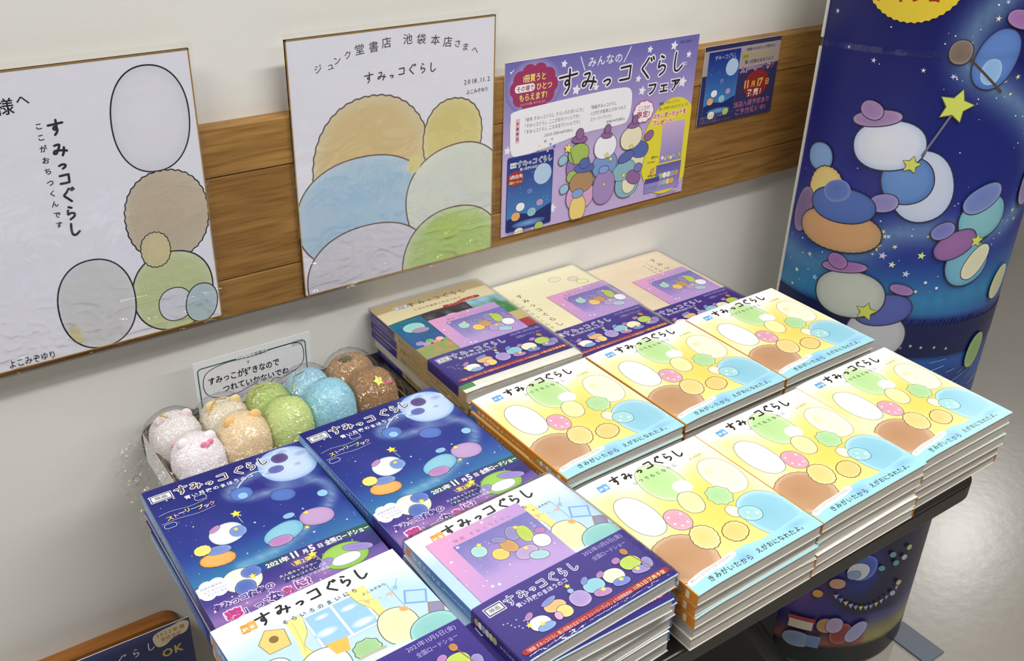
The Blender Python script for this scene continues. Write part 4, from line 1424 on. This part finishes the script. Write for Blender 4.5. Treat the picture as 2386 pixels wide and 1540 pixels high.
def book_meshes(w, h, tk, dip, spine_col, front_col, front_art, spine_art=None):
    """w, h, tk in mm; local origin = upper spine corner of the bottom face; x away from the spine, -y towards the tail"""
    xs = [0.8, 4, 8, 12, 17, 23, 30, w]
    zt = lambda x: tk - dip * max(0, 1 - x / 30) ** 2
    outer = [(w, .05), (.9, .05), (.2, .5), (0, 1.2), (0, zt(0) - 1.4), (.15, zt(0) - .5)] + [(x, zt(x)) for x in xs]
    g = .38
    inner = [(w, .05 + g), (1.1, .05 + g), (.6, .9), (.4, 1.4), (.4, zt(0) - 1.6), (.5, zt(0) - 1.0)] + [(x, zt(x) - g) for x in xs]
    m = MB()
    n = len(outer)
    for y in (0, -h):
        m.v += [(x * MM, y * MM, z * MM) for x, z in outer] + [(x * MM, y * MM, z * MM) for x, z in inner]
    for i in range(n - 1):
        A, B = i, i + 1
        m.f += [(A, B, B + 2 * n, A + 2 * n), (A + n, A + 3 * n, B + 3 * n, B + n), (A, A + n, B + n, B), (A + 2 * n, B + 2 * n, B + 3 * n, A + 3 * n)]
    for e in (0, n - 1):
        m.f.append((e, e + 2 * n, e + 3 * n, e + n))
    sc, fc = rgb(spine_col), rgb(front_col)
    cover = m.mesh('cover', lambda c: sc if c.x < .0007 else fc)
    m = MB()
    prof = [(w - 1.2, .45), (.7, .45), (.7, zt(0) - 1.3)] + [(x, zt(x) - .42) for x in xs[1:-1]] + [(w - 1.2, tk - .42)]
    m.prism([(x * MM, z * MM) for x, z in reversed(prof)], (-h + 1.0) * MM, -1.0 * MM, 'y')
    pages = m.mesh('page_block')
    mp = lambda u, v, hh: (u + .0002, -v, (zt(u * 1000) * MM) + hh)
    parts = [('page_block', pages, M['pages']), ('cover', cover, M['gloss'])]
    if front_art:
        parts.append(('cover_print', front_art.mesh('cover_print', mp, 3.2), M['gloss']))
    if spine_art:
        z0 = (zt(0) - .9) * MM
        parts.append(('spine_print', spine_art.mesh('spine_print', lambda u, v, hh: (-hh - .00005, -u, z0 - v)), M['gloss']))
    return parts, zt


def band_meshes(w, tk, zt, y0, hh, art, sp, lift, th=.0003):
    """paper belly band round a book: y0 = its upper edge, hh = its height (mm)"""
    xs = [0, 8, 17, 30, w + .2]
    outer = [(w + .2, -.0), (-.35, -.0), (-.35, zt(0) - .6)] + [(x + (.5 if x == 0 else 0), zt(x) + lift) for x in xs]
    m = MB()
    n = len(outer)
    inner = [(w + .2, .04), (-.2, .04), (-.2, zt(0) - .8)] + [(x + (.5 if x == 0 else 0), zt(x) + lift - .25) for x in xs]
    for y in (-y0, -y0 - hh):
        m.v += [(x * MM, y * MM, z * MM) for x, z in outer] + [(x * MM, y * MM, z * MM) for x, z in inner]
    for i in range(n - 1):
        A, B = i, i + 1
        m.f += [(A, B, B + 2 * n, A + 2 * n), (A + n, A + 3 * n, B + 3 * n, B + n), (A, A + n, B + n, B), (A + 2 * n, B + 2 * n, B + 3 * n, A + 3 * n)]
    for e in (0, n - 1):
        m.f.append((e, e + 2 * n, e + 3 * n, e + n))
    me = m.mesh('paper_band', '3a2e78')
    pr = art.mesh('band_print', lambda u, v, k: (u + .0002, -y0 * MM - v, (zt(u * 1000) + lift) * MM + k), 4)
    out = [('paper_band', me, M['gloss']), ('band_print', pr, M['gloss'])]
    if sp:
        out.append(('band_spine_print', sp.mesh('band_spine_print', lambda u, v, k: (-.00037 - k, -y0 * MM - u, (zt(0) - .8) * MM - v)), M['gloss']))
    return out


def spine_art(h, tk, base, band=None):
    a = Art(h, tk)
    a.grid(lambda x, y: rgb(base), nx=4, ny=1)
    if band:
        band(a)
    return a


def sp_yellow(a):
    a.rect(2, 1.5, 11, a.h - 1.5, '4e96dc')
    a.text('すみっコぐらし', 13, a.h * .5 + 2.9, 5.6, 'fff8e8', vertical=True, rot=-PI / 2, gap=.12, off=.02)
    a.text('いつでもとなりに', 58, a.h * .5 + 2.0, 4, 'fff2d8', vertical=True, rot=-PI / 2)
    for i, c in enumerate(('a4c878', 'f4f0e0', 'd8a0b0', 'f2e29a', '9cc8d8', 'c09068')):
        a.blob(112 + i * 4.6, a.h / 2, 5.4, a.h * .62, c, '5c4a30', .4)
    a.rect(141, 1, 145, a.h - 1, 'fbe6b8')


def sp_navy(a):
    a.grid(lambda x, y: mix((150, 190, 226), (70, 110, 180), x / 110), 0, 0, 140, a.h, 10, 1)
    a.grid(lambda x, y: mix((64, 56, 140), (90, 76, 160), (x - 140) / 70), 140, 0, 210, a.h, 4, 1)
    a.text('すみっコぐらし 青い月夜のまほうのコ ストーリーブック', 14, a.h * .5 + 2.1, 4.2, 'f4f6fc', vertical=True, rot=-PI / 2, gap=.05)


def sp_sky(a):
    a.grid(lambda x, y: mix((196, 216, 236), (86, 140, 206), x / 40), 0, 0, a.w, a.h, 8, 1)
    a.rect(3, 1.5, 10, a.h - 1.5, 'e8983c')
    a.text('すみっコぐらし', 13, a.h * .5 + 3, 5.8, 'f4f8ff', vertical=True, rot=-PI / 2, gap=.12, off=.01)
    a.text('そらいろのまいにち', 58, a.h * .5 + 2, 3.8, 'e8f0fc', vertical=True, rot=-PI / 2)


def sp_popup(a):
    a.grid(lambda x, y: (56, 44, 128) if x < 62 else (190, 164, 116), 0, 0, 210, a.h, 60, 1)
    a.text('とびだす絵本とひみつのコ', 8, a.h * .5 + 1.6, 3.2, 'b8b0dc', vertical=True, rot=-PI / 2)
    a.text('映画すみっコぐらし とびだす絵本とひみつのコ', 70, a.h * .5 + 2.6, 5.2, '5c4630', vertical=True, rot=-PI / 2, gap=.05)


band_sp = Art(62, 10)
band_sp.grid(lambda x, y: (54, 44, 126), nx=2, ny=1)
for i, c in enumerate(('c8a070', 'f4f0e8', '94a4c8', 'd8d8d0', 'e0d890', 'a8c060')):
    band_sp.blob(7 + i * 4.4, 5, 5.2, 7, c, '3c3460', .35)
band_sp.text('そらいろのまいにち', 35, 6.6, 3.4, 'd8d4f0', vertical=True, rot=-PI / 2)

KIND = {}
p, z = book_meshes(148, 153.8, 12.4, 1.7, 'd98c28', 'cdc6b8', art_yellow(), spine_art(153.8, 9.4, 'd98c28', sp_yellow))
KIND['yellow'] = (p, 148, 153.8, 12.5)
p, z = book_meshes(148, 210, 10.4, .5, '86a8d4', '2a3280', art_navy(), spine_art(210, 8.6, '6c8cc8', sp_navy))
KIND['navy'] = (p, 148, 210, 10.45)
p, z = book_meshes(148, 153.8, 13.2, 1.3, '5c90d0', 'cfd2d6', art_sky(), spine_art(153.8, 10.6, '5c90d0', sp_sky))
bonus, bandA = art_bonus(), art_band()
band = band_meshes(148, 13.2, z, 91, 61.8, bandA, band_sp, 1.2)
KIND['sky'] = (p + band, 148, 153.8, 14.8)


def bonus_parts(zt, x, y, sh=80):
    m = MB()
    b = bonus
    st = [0, 18, 90]
    me = MB()
    cs = [(x + s, zt(x + s)) for s in st]
    prof = [(cx * MM, (cz + .5) * MM) for cx, cz in cs] + [(cx * MM, (cz + .74) * MM) for cx, cz in reversed(cs)]
    me.prism(prof, (-y - sh) * MM, -y * MM, 'y')
    c = me.mesh('bonus_card', 'c8a0d0')
    pr = b.mesh('bonus_card_print', lambda u, v, k: (x * MM + u, -y * MM - v, (zt(x + u * 1000) + .74) * MM + k), 4)
    return [('bonus_card', c, M['matte']), ('bonus_card_print', pr, M['gloss'])]


KIND['sky_wrapped'] = (p + bonus_parts(z, 10, 15.5) + band, 148, 153.8, 15.2)
p, z = book_meshes(148, 210, 12.0, 1.0, 'b09468', 'b8a47c', art_cream('popup'), spine_art(210, 9.6, 'b09468', sp_popup))
bandB = band_meshes(148, 12.0, z, 134, 61.8, bandA, None, 1.2)
KIND['popup'] = (p, 148, 210, 12.1)
KIND['popup_wrapped'] = (p + bonus_parts(z, 42, 62, 78) + bandB, 148, 210, 13.8)
p, z = book_meshes(148, 210, 10.0, .8, 'd8cfa0', 'eee8c4', art_cream('cream'))
bandB = band_meshes(148, 10.0, z, 134, 61.8, bandA, None, 1.2)
KIND['cream_wrapped'] = (p + bonus_parts(z, 62, 58, 80) + bandB, 148, 210, 11.8)
KIND['cream'] = (p[:2], 148, 210, 10.1)
p, z = book_meshes(148, 210, 8.3, .8, 'd8b890', 'e6d2ac', art_cream('peach'))
bandB = band_meshes(148, 8.3, z, 134, 61.8, bandA, None, 1.2)
KIND['peach_wrapped'] = (p + bonus_parts(z, 52, 58, 80) + bandB, 148, 210, 10.1)
KIND['peach'] = (p[:2], 148, 210, 8.4)


def wrap_mesh(w, h, tk):
    m = MB()
    nx, ny = 16, 20
    x0, x1, y0, y1, z0, z1 = -.7, w + .9, -h - .9, .9, .2, tk + .7
    base = len(m.v)
    for j in range(ny + 1):
        for i in range(nx + 1):
            u, v = i / nx, j / ny
            e = min(u, 1 - u, v, 1 - v)
            zz = z1 - (.5 if e < .001 else 0) + .35 * nz(u * 5, v * 7, 1.3, w + tk) * (1 if e > .001 else 0)
            if u < .2:
                zz -= 1.1 * (1 - u / .2) ** 2
            m.v.append(((x0 + (x1 - x0) * u) * MM, (y0 + (y1 - y0) * v) * MM, zz * MM))
    for j in range(ny):
        for i in range(nx):
            q = j * (nx + 1) + i
            m.f.append((q, q + 1, q + nx + 2, q + nx + 1))
    # skirts down to the table of the book below
    ring = [j * (nx + 1) for j in range(ny, -1, -1)] + list(range(1, nx + 1)) + [nx + j * (nx + 1) for j in range(1, ny + 1)] + [ny * (nx + 1) + i for i in range(nx - 1, -1, -1)]
    low = {}
    for q in ring:
        if q not in low:
            x, y, zz = m.v[q]
            low[q] = len(m.v)
            m.v.append((x, y, z0 * MM))
    for i in range(len(ring) - 1):
        a_, b_ = ring[i], ring[i + 1]
        if a_ != b_:
            m.f.append((a_, low[a_], low[b_], b_))
    return m.mesh('shrink_wrap')


ORD = {0: 'topmost', 1: 'second from the top', 2: 'third from the top', 3: 'fourth from the top', 4: 'fifth from the top', 5: 'sixth from the top', 6: 'seventh from the top'}
NOUN = {'yellow': 'yellow picture book', 'navy': 'navy night-sky story book', 'sky': 'sky blue picture book', 'sky_wrapped': 'shrink-wrapped sky blue picture book', 'popup': 'tan pop-up book',
        'popup_wrapped': 'shrink-wrapped tan pop-up book', 'cream': 'cream picture book', 'cream_wrapped': 'cream banded picture book', 'peach': 'peach picture book', 'peach_wrapped': 'peach banded picture book'}


def place_book(kind, x, y, yaw, z, sz, flip, label, group, wrap=False):
    parts, w, h, tk = KIND[kind]
    if flip:
        c, s = math.cos(yaw), math.sin(yaw)
        x, y = x + (w * c + h * s) * MM, y + (w * s - h * c) * MM
        yaw += PI
    t = thing('picture_book' if kind != 'navy' else 'story_book', (x, y, z), label, 'book', group, yaw)
    t.scale = (1, 1, sz)
    par = {}
    for n, me, m in parts:
        o = link(n, me, m, par.get({'cover_print': 'cover', 'spine_print': 'cover', 'band_print': 'paper_band', 'band_spine_print': 'paper_band', 'bonus_card_print': 'bonus_card'}.get(n), t))
        par[n] = o
    if wrap:
        link('shrink_wrap', wrap_mesh(w, h, tk - .1), M['wrap'], t, True)
    return t


def stack(seq, x, y, yaw, top, where, group, seed, flips=(), yaws=None, wrap_top=False, drift=(0, 0)):
    """seq: kinds from the top down; the heights are trimmed so that the pile ends at `top` (metres)"""
    tot = sum(KIND[k][3] for k in seq) * MM
    sz = (top - TT) / tot
    r = random.Random(seed)
    z = top
    for i, k in enumerate(seq):
        z -= KIND[k][3] * MM * sz
        dx, dy, da = (0, 0, 0) if i == 0 else (r.uniform(-.0022, .0022) + drift[0] * i, r.uniform(-.0018, .0018) + drift[1] * i, r.uniform(-.012, .012))
        if yaws and i in yaws:
            da = yaws[i]
        lab = '%s %s in the %s' % (ORD[i] if i < len(seq) - 1 else 'bottom', NOUN[k], where)
        place_book(k, x + dx, y + dy, yaw + da, z + .00005, sz * .996, i in flips, lab, group, wrap_top and i == 0)


G1 = 'yellow picture books in six stacks'
Y5 = ['yellow'] * 5
stack(Y5, .0759, -.3989, .0148, -.0462, 'left stack of the front row', G1, 1, flips=(3, 4), drift=(.001, 0))
stack(Y5, .2257, -.3956, .0185, -.0462, 'middle stack of the front row', G1, 2, flips=(1, 3, 4))
stack(Y5, .3756, -.3896, .0084, -.0462, 'right stack of the front row', G1, 3, flips=(4,))
stack(Y5, .0832, -.2235, .0200, -.0512, 'left stack of the middle row', G1, 4)
stack(Y5, .2355, -.2185, .0160, -.0512, 'middle stack of the middle row', G1, 5, flips=(2,))
stack(Y5, .3869, -.2150, .0120, -.0512, 'right stack of the middle row', G1, 6, flips=(3,))
stack(['popup_wrapped', 'popup', 'popup', 'popup', 'popup'], .0837, -.0065, -.008, -.0444, 'wall row left stack', 'pop-up books against the wall', 7, flips=(3,), wrap_top=True, drift=(.0022, 0))
stack(['cream_wrapped', 'cream', 'cream', 'cream'], .2368, -.0052, 0.0, -.0640, 'wall row middle stack', 'cream books against the wall', 8, wrap_top=True)
stack(['peach_wrapped', 'peach', 'peach'], .3890, -.0045, 0.0, -.0812, 'wall row right stack', 'peach books against the wall', 9, wrap_top=True)
stack(['navy'] * 5, -.2355, -.1870, -.018, -.0555, 'left navy stack', 'navy story books', 10, flips=(2,), drift=(.0006, 0))
stack(['navy'] * 6, -.0885, -.1915, .018, -.0462, 'right navy stack', 'navy story books', 11, flips=(3,))
stack(['sky'] * 6, -.2503, -.4005, .030, -.0268, 'left sky blue stack', 'sky blue books at the front', 12, flips=(3, 5), drift=(.0008, 0))
stack(['sky_wrapped'] + ['sky'] * 5, -.0915, -.3955, .045, -.0237, 'right sky blue stack', 'sky blue books at the front', 13, flips=(3, 4), yaws={1: -.055}, wrap_top=True, drift=(.0004, 0))

# ================================================================== box of soft toys
bx0, bx1, by0, by1, bz1 = -.200, .050, -.1735, -.0700, -.0745
t = thing('cardboard_tray', ((bx0 + bx1) / 2, (by0 + by1) / 2, TT), 'open cardboard tray, brown inside and white outside, holding the soft toys', 'tray')
ox, oy, oz = t.location
b = MB()
g = .002
for q in ((bx0, bx1, by0, by0 + g, TT, bz1), (bx0, bx1, by1 - g, by1, TT, bz1), (bx0, bx0 + g, by0 + g, by1 - g, TT, bz1), (bx1 - g, bx1, by0 + g, by1 - g, TT, bz1), (bx0 + g, bx1 - g, by0 + g, by1 - g, TT, TT + g)):
    b.box(q[0] - ox, q[1] - ox, q[2] - oy, q[3] - oy, q[4] - oz, q[5] - oz)
b.build('tray_shell', M['cardboard'], t)
b = MB()
for q in ((bx0 - .0005, bx1, by0 - .0005, by0, TT, bz1 - .001), (bx0 - .0005, bx0, by0, by1, TT, bz1 - .001)):
    b.box(q[0] - ox, q[1] - ox, q[2] - oy, q[3] - oy, q[4] - oz, q[5] - oz)
b.build('white_outer_face', M['white_card'], t)

t = thing('handwritten_card', (-.1375, -.050, -.0265), 'white handwritten card with green border, standing behind the soft toy tray', 'card')
slab('paper', 0, 0, .127, .080, -.0006, 0, M['white_card'], t)
link('writing', art_card().mesh('writing', on_wall(0, -.0006, 0)), M['matte'], t)


def plush_mat(name, c):
    return mat(name, c, .95, .1, sheen=.6, bump=(900, (1, 1, 1), .5, .0006))


def plush(cx, cy, cz, rx, rz, col, label, tilt=0, extra=None):
    t = thing('plush_toy', (cx, cy, cz - rz), label, 'soft toy', 'soft toys in the tray')
    seed = cx * 50
    def fn(d):
        q = (abs(d.x) ** 2.5 + abs(d.y) ** 2.5 + abs(d.z) ** 2.5) ** (-1 / 2.5)
        return q * (1 + .03 * nz(d.x * 2.2, d.y * 2.2 + d.z * 2, 1, seed) + .004 * nz(d.x * 12, d.y * 12 + d.z * 9, 1, seed) )
    MB().sphere((0, 0, rz), (rx, rx * .9, rz), 56, 36, fn).build('body', plush_mat('plush_' + col, col), t, True)
    # short pile standing off the fabric
    m = MB()
    rr = random.Random(int(cx * 1e4))
    for i in range(9000):
        z_ = rr.uniform(-.35, 1)
        a_ = rr.uniform(0, 2 * PI)
        q = math.sqrt(1 - z_ * z_)
        d = Vector((q * math.cos(a_), q * math.sin(a_), z_))
        k = fn(d)
        p0 = Vector((d.x * rx * k, d.y * rx * .9 * k, rz + d.z * rz * k))
        u = Vector((rr.uniform(-1, 1), rr.uniform(-1, 1), rr.uniform(-1, 1)))
        sd = d.cross(u).normalized() * .00028
        tip = p0 + (d + u * .75).normalized() * rr.uniform(.0009, .0017)
        b0 = len(m.v)
        m.v += [tuple(p0 - sd), tuple(p0 + sd), tuple(tip)]
        m.f.append((b0, b0 + 1, b0 + 2))
    m.build('pile', mat('pile_' + col, tuple(min(255, c_ + 8) for c_ in rgb(col)), 1.0, 0.0), t)['kind'] = 'stuff'
    if extra:
        extra(t, rx, rz)
    t.rotation_euler = (0, tilt, 0)
    return t


def frill(col):
    def f(t, rx, rz):
        m = MB()
        n = 72
        for j, (r, z) in enumerate(((.93, .80), (1.07, .62), (1.15, .40))):
            for i in range(n):
                a_ = 2 * PI * i / n
                q = rx * (r + .05 * (j) * math.sin(a_ * 14))
                m.v.append((q * math.cos(a_), q * .92 * math.sin(a_), rz * z + .0008 * j * math.sin(a_ * 14)))
        for j in range(2):
            for i in range(n):
                k = (i + 1) % n
                m.f.append((j * n + i, j * n + k, (j + 1) * n + k, (j + 1) * n + i))
        o = m.build('gauze_frill', mat('gauze_' + col, col, .35, .6, sheen=.3, bump=(500, (1, 1, 1), .5, .0008)), t, True)
        o.modifiers.new('s', 'SOLIDIFY').thickness = .0005
    return f


def chain(pts):
    def f(t, rx, rz):
        m = MB()
        P3 = [Vector(p) for p in pts]
        for i in range(len(P3) - 1):
            d = (P3[i + 1] - P3[i])
            n = max(2, int(d.length / .0021))
            for k in range(n):
                m.sphere(tuple(P3[i] + d * k / n), .00095, 6, 4)
        m.build('ball_chain', M['brass'], t, True)['kind'] = 'stuff'
    return f


def both(*fs):
    def f(t, rx, rz):
        for q in fs:
            q(t, rx, rz)
    return f


def ribbon(col, p, ln):
    def f(t, rx, rz):
        m = MB()
        x, y, z = p
        m.sphere((x, y, z), .0028, 10, 6)
        m.sphere((x - ln * .5, y - .001, z + .001), (ln * .45, .0016, .0034), 14, 8)
        m.sphere((x + ln * .5, y + .001, z + .001), (ln * .45, .0016, .0034), 14, 8)
        m.sphere((x - ln * .25, y - .002, z - .007), (.0026, .0012, .0075), 10, 8)
        m.build('ribbon_bow', mat('ribbon_' + col, col, .45, .4, sheen=.4), t, True)
    return f


def felt_star(t, rx, rz):
    m = MB()
    P = []
    for i in range(10):
        a_ = PI / 2 + i * PI / 5
        q = .0062 if i % 2 == 0 else .0034
        P.append((q * math.cos(a_), q * math.sin(a_)))
    m.prism(P, 0, .0012)
    o = m.build('felt_star', mat('felt_yellow', 'e8e66a', .9, .1), t)
    o.location = (.0, -rx * .52, rz * 1.86)
    o.rotation_euler = (.75, 0, .3)
    o = MB().box(.004, .016, -.0045, -.0015, 0, .001).build('rainbow_strip', mat('felt_pink', 'e06a9a', .9, .1), t)
    o.location = (.0, -rx * .52, rz * 1.86)
    o.rotation_euler = (.75, .2, .1)
    o = MB().box(.004, .0155, -.0015, .0015, 0, .001).build('rainbow_strip', mat('felt_green', '8cc860', .9, .1), t)
    o.location = (.0, -rx * .52, rz * 1.86)
    o.rotation_euler = (.75, .2, .1)


def ears(col, sx=.5):
    def f(t, rx, rz):
        for sg in (-1, 1):
            MB().sphere((sg * rx * sx, -.001, rz * 1.92), (.0062, .0035, .0068), 18, 12).build('ear', plush_mat('plush_ear_' + col, col), t, True)
    return f


def tuft(t, rx, rz):
    MB().sphere((-.004, 0, rz * 1.93), (.009, .008, .004), 20, 10, lambda d: 1 + .12 * nz(d.x * 5, d.y * 5, 1, 3)).build('dark_tuft', plush_mat('plush_tuft', '5a5230'), t, True)


fz = TT + .003
def pl(cx, cy, top, rx, col, label, ex=None, tilt=0):
    rz = (top - fz) / 2
    plush(cx, cy, fz + rz + .0, rx, rz, col, label, tilt, ex)


pl(-.1765, -.1000, -.0460, .0240, 'e9e4e2', 'white soft toy with coral ribbon, leftmost of the back row', both(ears('e6d4d6'), ribbon('f0a090', (.0, -.020, .040), .012), chain([(-.008, .004, .0635), (-.012, -.004, .067), (-.006, -.01, .066)])))
pl(-.1270, -.0990, -.0480, .0240, 'e6ddca', 'pale beige soft toy behind the cream one, second in the back row', both(ears('e8cf98'), chain([(.002, -.004, .0635), (-.008, -.006, .067), (-.013, -.01, .065), (-.020, -.013, .055)])))
pl(-.0810, -.0990, -.0470, .0235, 'b7c97c', 'olive green soft toy at the middle of the back row', both(frill('58b49c'), chain([(-.004, -.004, .065), (-.014, -.008, .067), (-.021, -.012, .06), (-.024, -.014, .04)])))
pl(-.0370, -.0990, -.0440, .0240, 'a6cfdf', 'grey blue soft toy at the back, fourth in the back row', chain([(-.006, -.006, .0685), (-.018, -.010, .069), (-.0235, -.014, .055), (-.0250, -.015, .04)]))
pl(.0120, -.0990, -.0410, .0260, 'ad8a64', 'brown soft toy with dark tuft, rightmost of the back row', tuft)
pl(-.1700, -.1440, -.0480, .0245, 'f4eef2', 'white soft toy with pink frill, leftmost of the front row', both(ears('f4eef2'), frill('f0a8bc'), ribbon('f08cac', (.006, -.012, .056), .007)))
pl(-.1240, -.1430, -.0410, .0245, 'f1dcb6', 'cream yellow soft toy, second in the front row', ears('edc27c'))
pl(-.0780, -.1430, -.0400, .0235, 'cfdf94', 'light green soft toy with teal frill, middle of the front row', frill('4fb7a5'))
pl(-.0330, -.1430, -.0340, .0250, 'a3d7e6', 'bright blue soft toy with turquoise frill, fourth in the front row', frill('1f9cc4'))
pl(.0150, -.1430, -.0370, .0245, 'a9835a', 'brown soft toy with yellow felt star, rightmost of the front row', felt_star)

# clear bag over the tray
tops = [(-.1765, -.1, -.042), (-.127, -.099, -.043), (-.081, -.099, -.042), (-.037, -.099, -.038), (.012, -.099, -.034), (-.17, -.144, -.047), (-.124, -.143, -.040), (-.078, -.143, -.039), (-.033, -.143, -.033), (.015, -.143, -.036)]
m = MB()
nx, ny = 120, 56
X0, X1, Y0, Y1 = -.236, .074, -.1790, -.0640
for j in range(ny + 1):
    for i in range(nx + 1):
        x = X0 + (X1 - X0) * i / nx
        y = Y0 + (Y1 - Y0) * j / ny
        z = -.0700
        for px, py, pz in tops:
            d = math.hypot(x - px, y - py) / .027
            if d < 1.25:
                z = max(z, -.0700 + (pz + .0015 + .0700) * math.cos(min(1, d / 1.25) * PI / 2) ** .55)
        if x < bx0:
            k = (bx0 - x) / .036
            z = -.0700 - .030 * k + .006 * nz(x * 1000, y * 1000, .14, 2) + .004 * nz(x * 1000, y * 1000, .4, 7)
        if x > bx1:
            z = -.0700 - .02 * (x - bx1) / .024 + .003 * nz(x * 1000, y * 1000, .2, 2)
        if y < by0 + .004:
            z = min(z, -.0725)
        z += .0011 * nz(x * 1000, y * 1000, .16, 1) + .0006 * nz(x * 1000, y * 1000, .5, 4)
        m.v.append((x + .0, y, z))
for j in range(ny):
    for i in range(nx):
        q = j * (nx + 1) + i
        m.f.append((q, q + 1, q + nx + 2, q + nx + 1))
t = thing('plastic_bag', (0, 0, 0), 'crumpled clear plastic bag drawn over the soft toy tray', 'plastic bag')
m.build('bag_film', M['bag'], t, True)

# ================================================================== standee
CX, CY, R = .882, -.1266, .176
A0, A1 = math.radians(-102), math.radians(48)
def col_pt(ang, rr=R):
    return (CX + rr * math.sin(ang), CY - rr * math.cos(ang))
t = thing('cardboard_standee', (CX, CY, FLOOR), 'tall curved cardboard standee with a blue night sky print beside the table', 'standee')
L_, E_ = Vector(col_pt(A0)), Vector(col_pt(A1))
front = [col_pt(A0 + (A1 - A0) * i / 60, R) for i in range(61)]
mid = (L_ + E_) / 2
ax = (E_ - L_).normalized()
nr = Vector((-ax.y, ax.x))
back = []
for x, y in reversed(front[1:-1]):
    d = Vector((x, y)) - L_
    q = L_ + ax * d.dot(ax) - nr * d.dot(nr) * .8
    back.append((q.x, q.y))
top = FLOOR + .012 + SH / 1000
poly = [(x - CX, y - CY) for x, y in front + back]
MB().prism(poly, .012, SH / 1000 + .012).build('column', M['white_card'], t, False)
for nm, zr in (('upper', 0), ):
    pass
art = art_standee()
art.h = SH
mp = lambda u, v, h: ((CX + (R + .0006 + h) * math.sin(A0 + u / R)) - CX, (CY - (R + .0006 + h) * math.cos(A0 + u / R)) - CY, .640 - v - FLOOR)
pr = link('printed_face', art.mesh('printed_face', mp, 6), M['gloss'], t, True)
# white cut edge along the left seam
ed = MB()
ex, ey = L_.x - CX, L_.y - CY
for z0, z1 in ((.012, .8185 + .2015), (1.032, 1.455)):
    ed.box(ex - .0032, ex + .0012, ey - .0012, ey + .0022, z0, z1)
ed.build('cut_edge', mat('edge_white', 'd6d4cc', .6, .3), t)
# tape strip across the face
tp = MB()
for i in range(61):
    ang = A0 + (A1 - A0) * i / 60
    zz = 1.0215 + .026 * (i / 60) ** .7
    for dz in (0, .0075):
        for rr in (R + .0042,):
            tp.v.append((rr * math.sin(ang), -rr * math.cos(ang), zz + dz))
for i in range(60):
    tp.f.append((2 * i, 2 * i + 2, 2 * i + 3, 2 * i + 1))
tp.build('clear_tape', M['film'], t, True)
MB().prism([(x * .97, y * .97) for x, y in poly], 0, .012).build('foot', M['grey_foot'], t)
MB().box(.05, .10, -.235, -.15, 0.0, .004).build('foot_flap', M['grey_foot'], t)
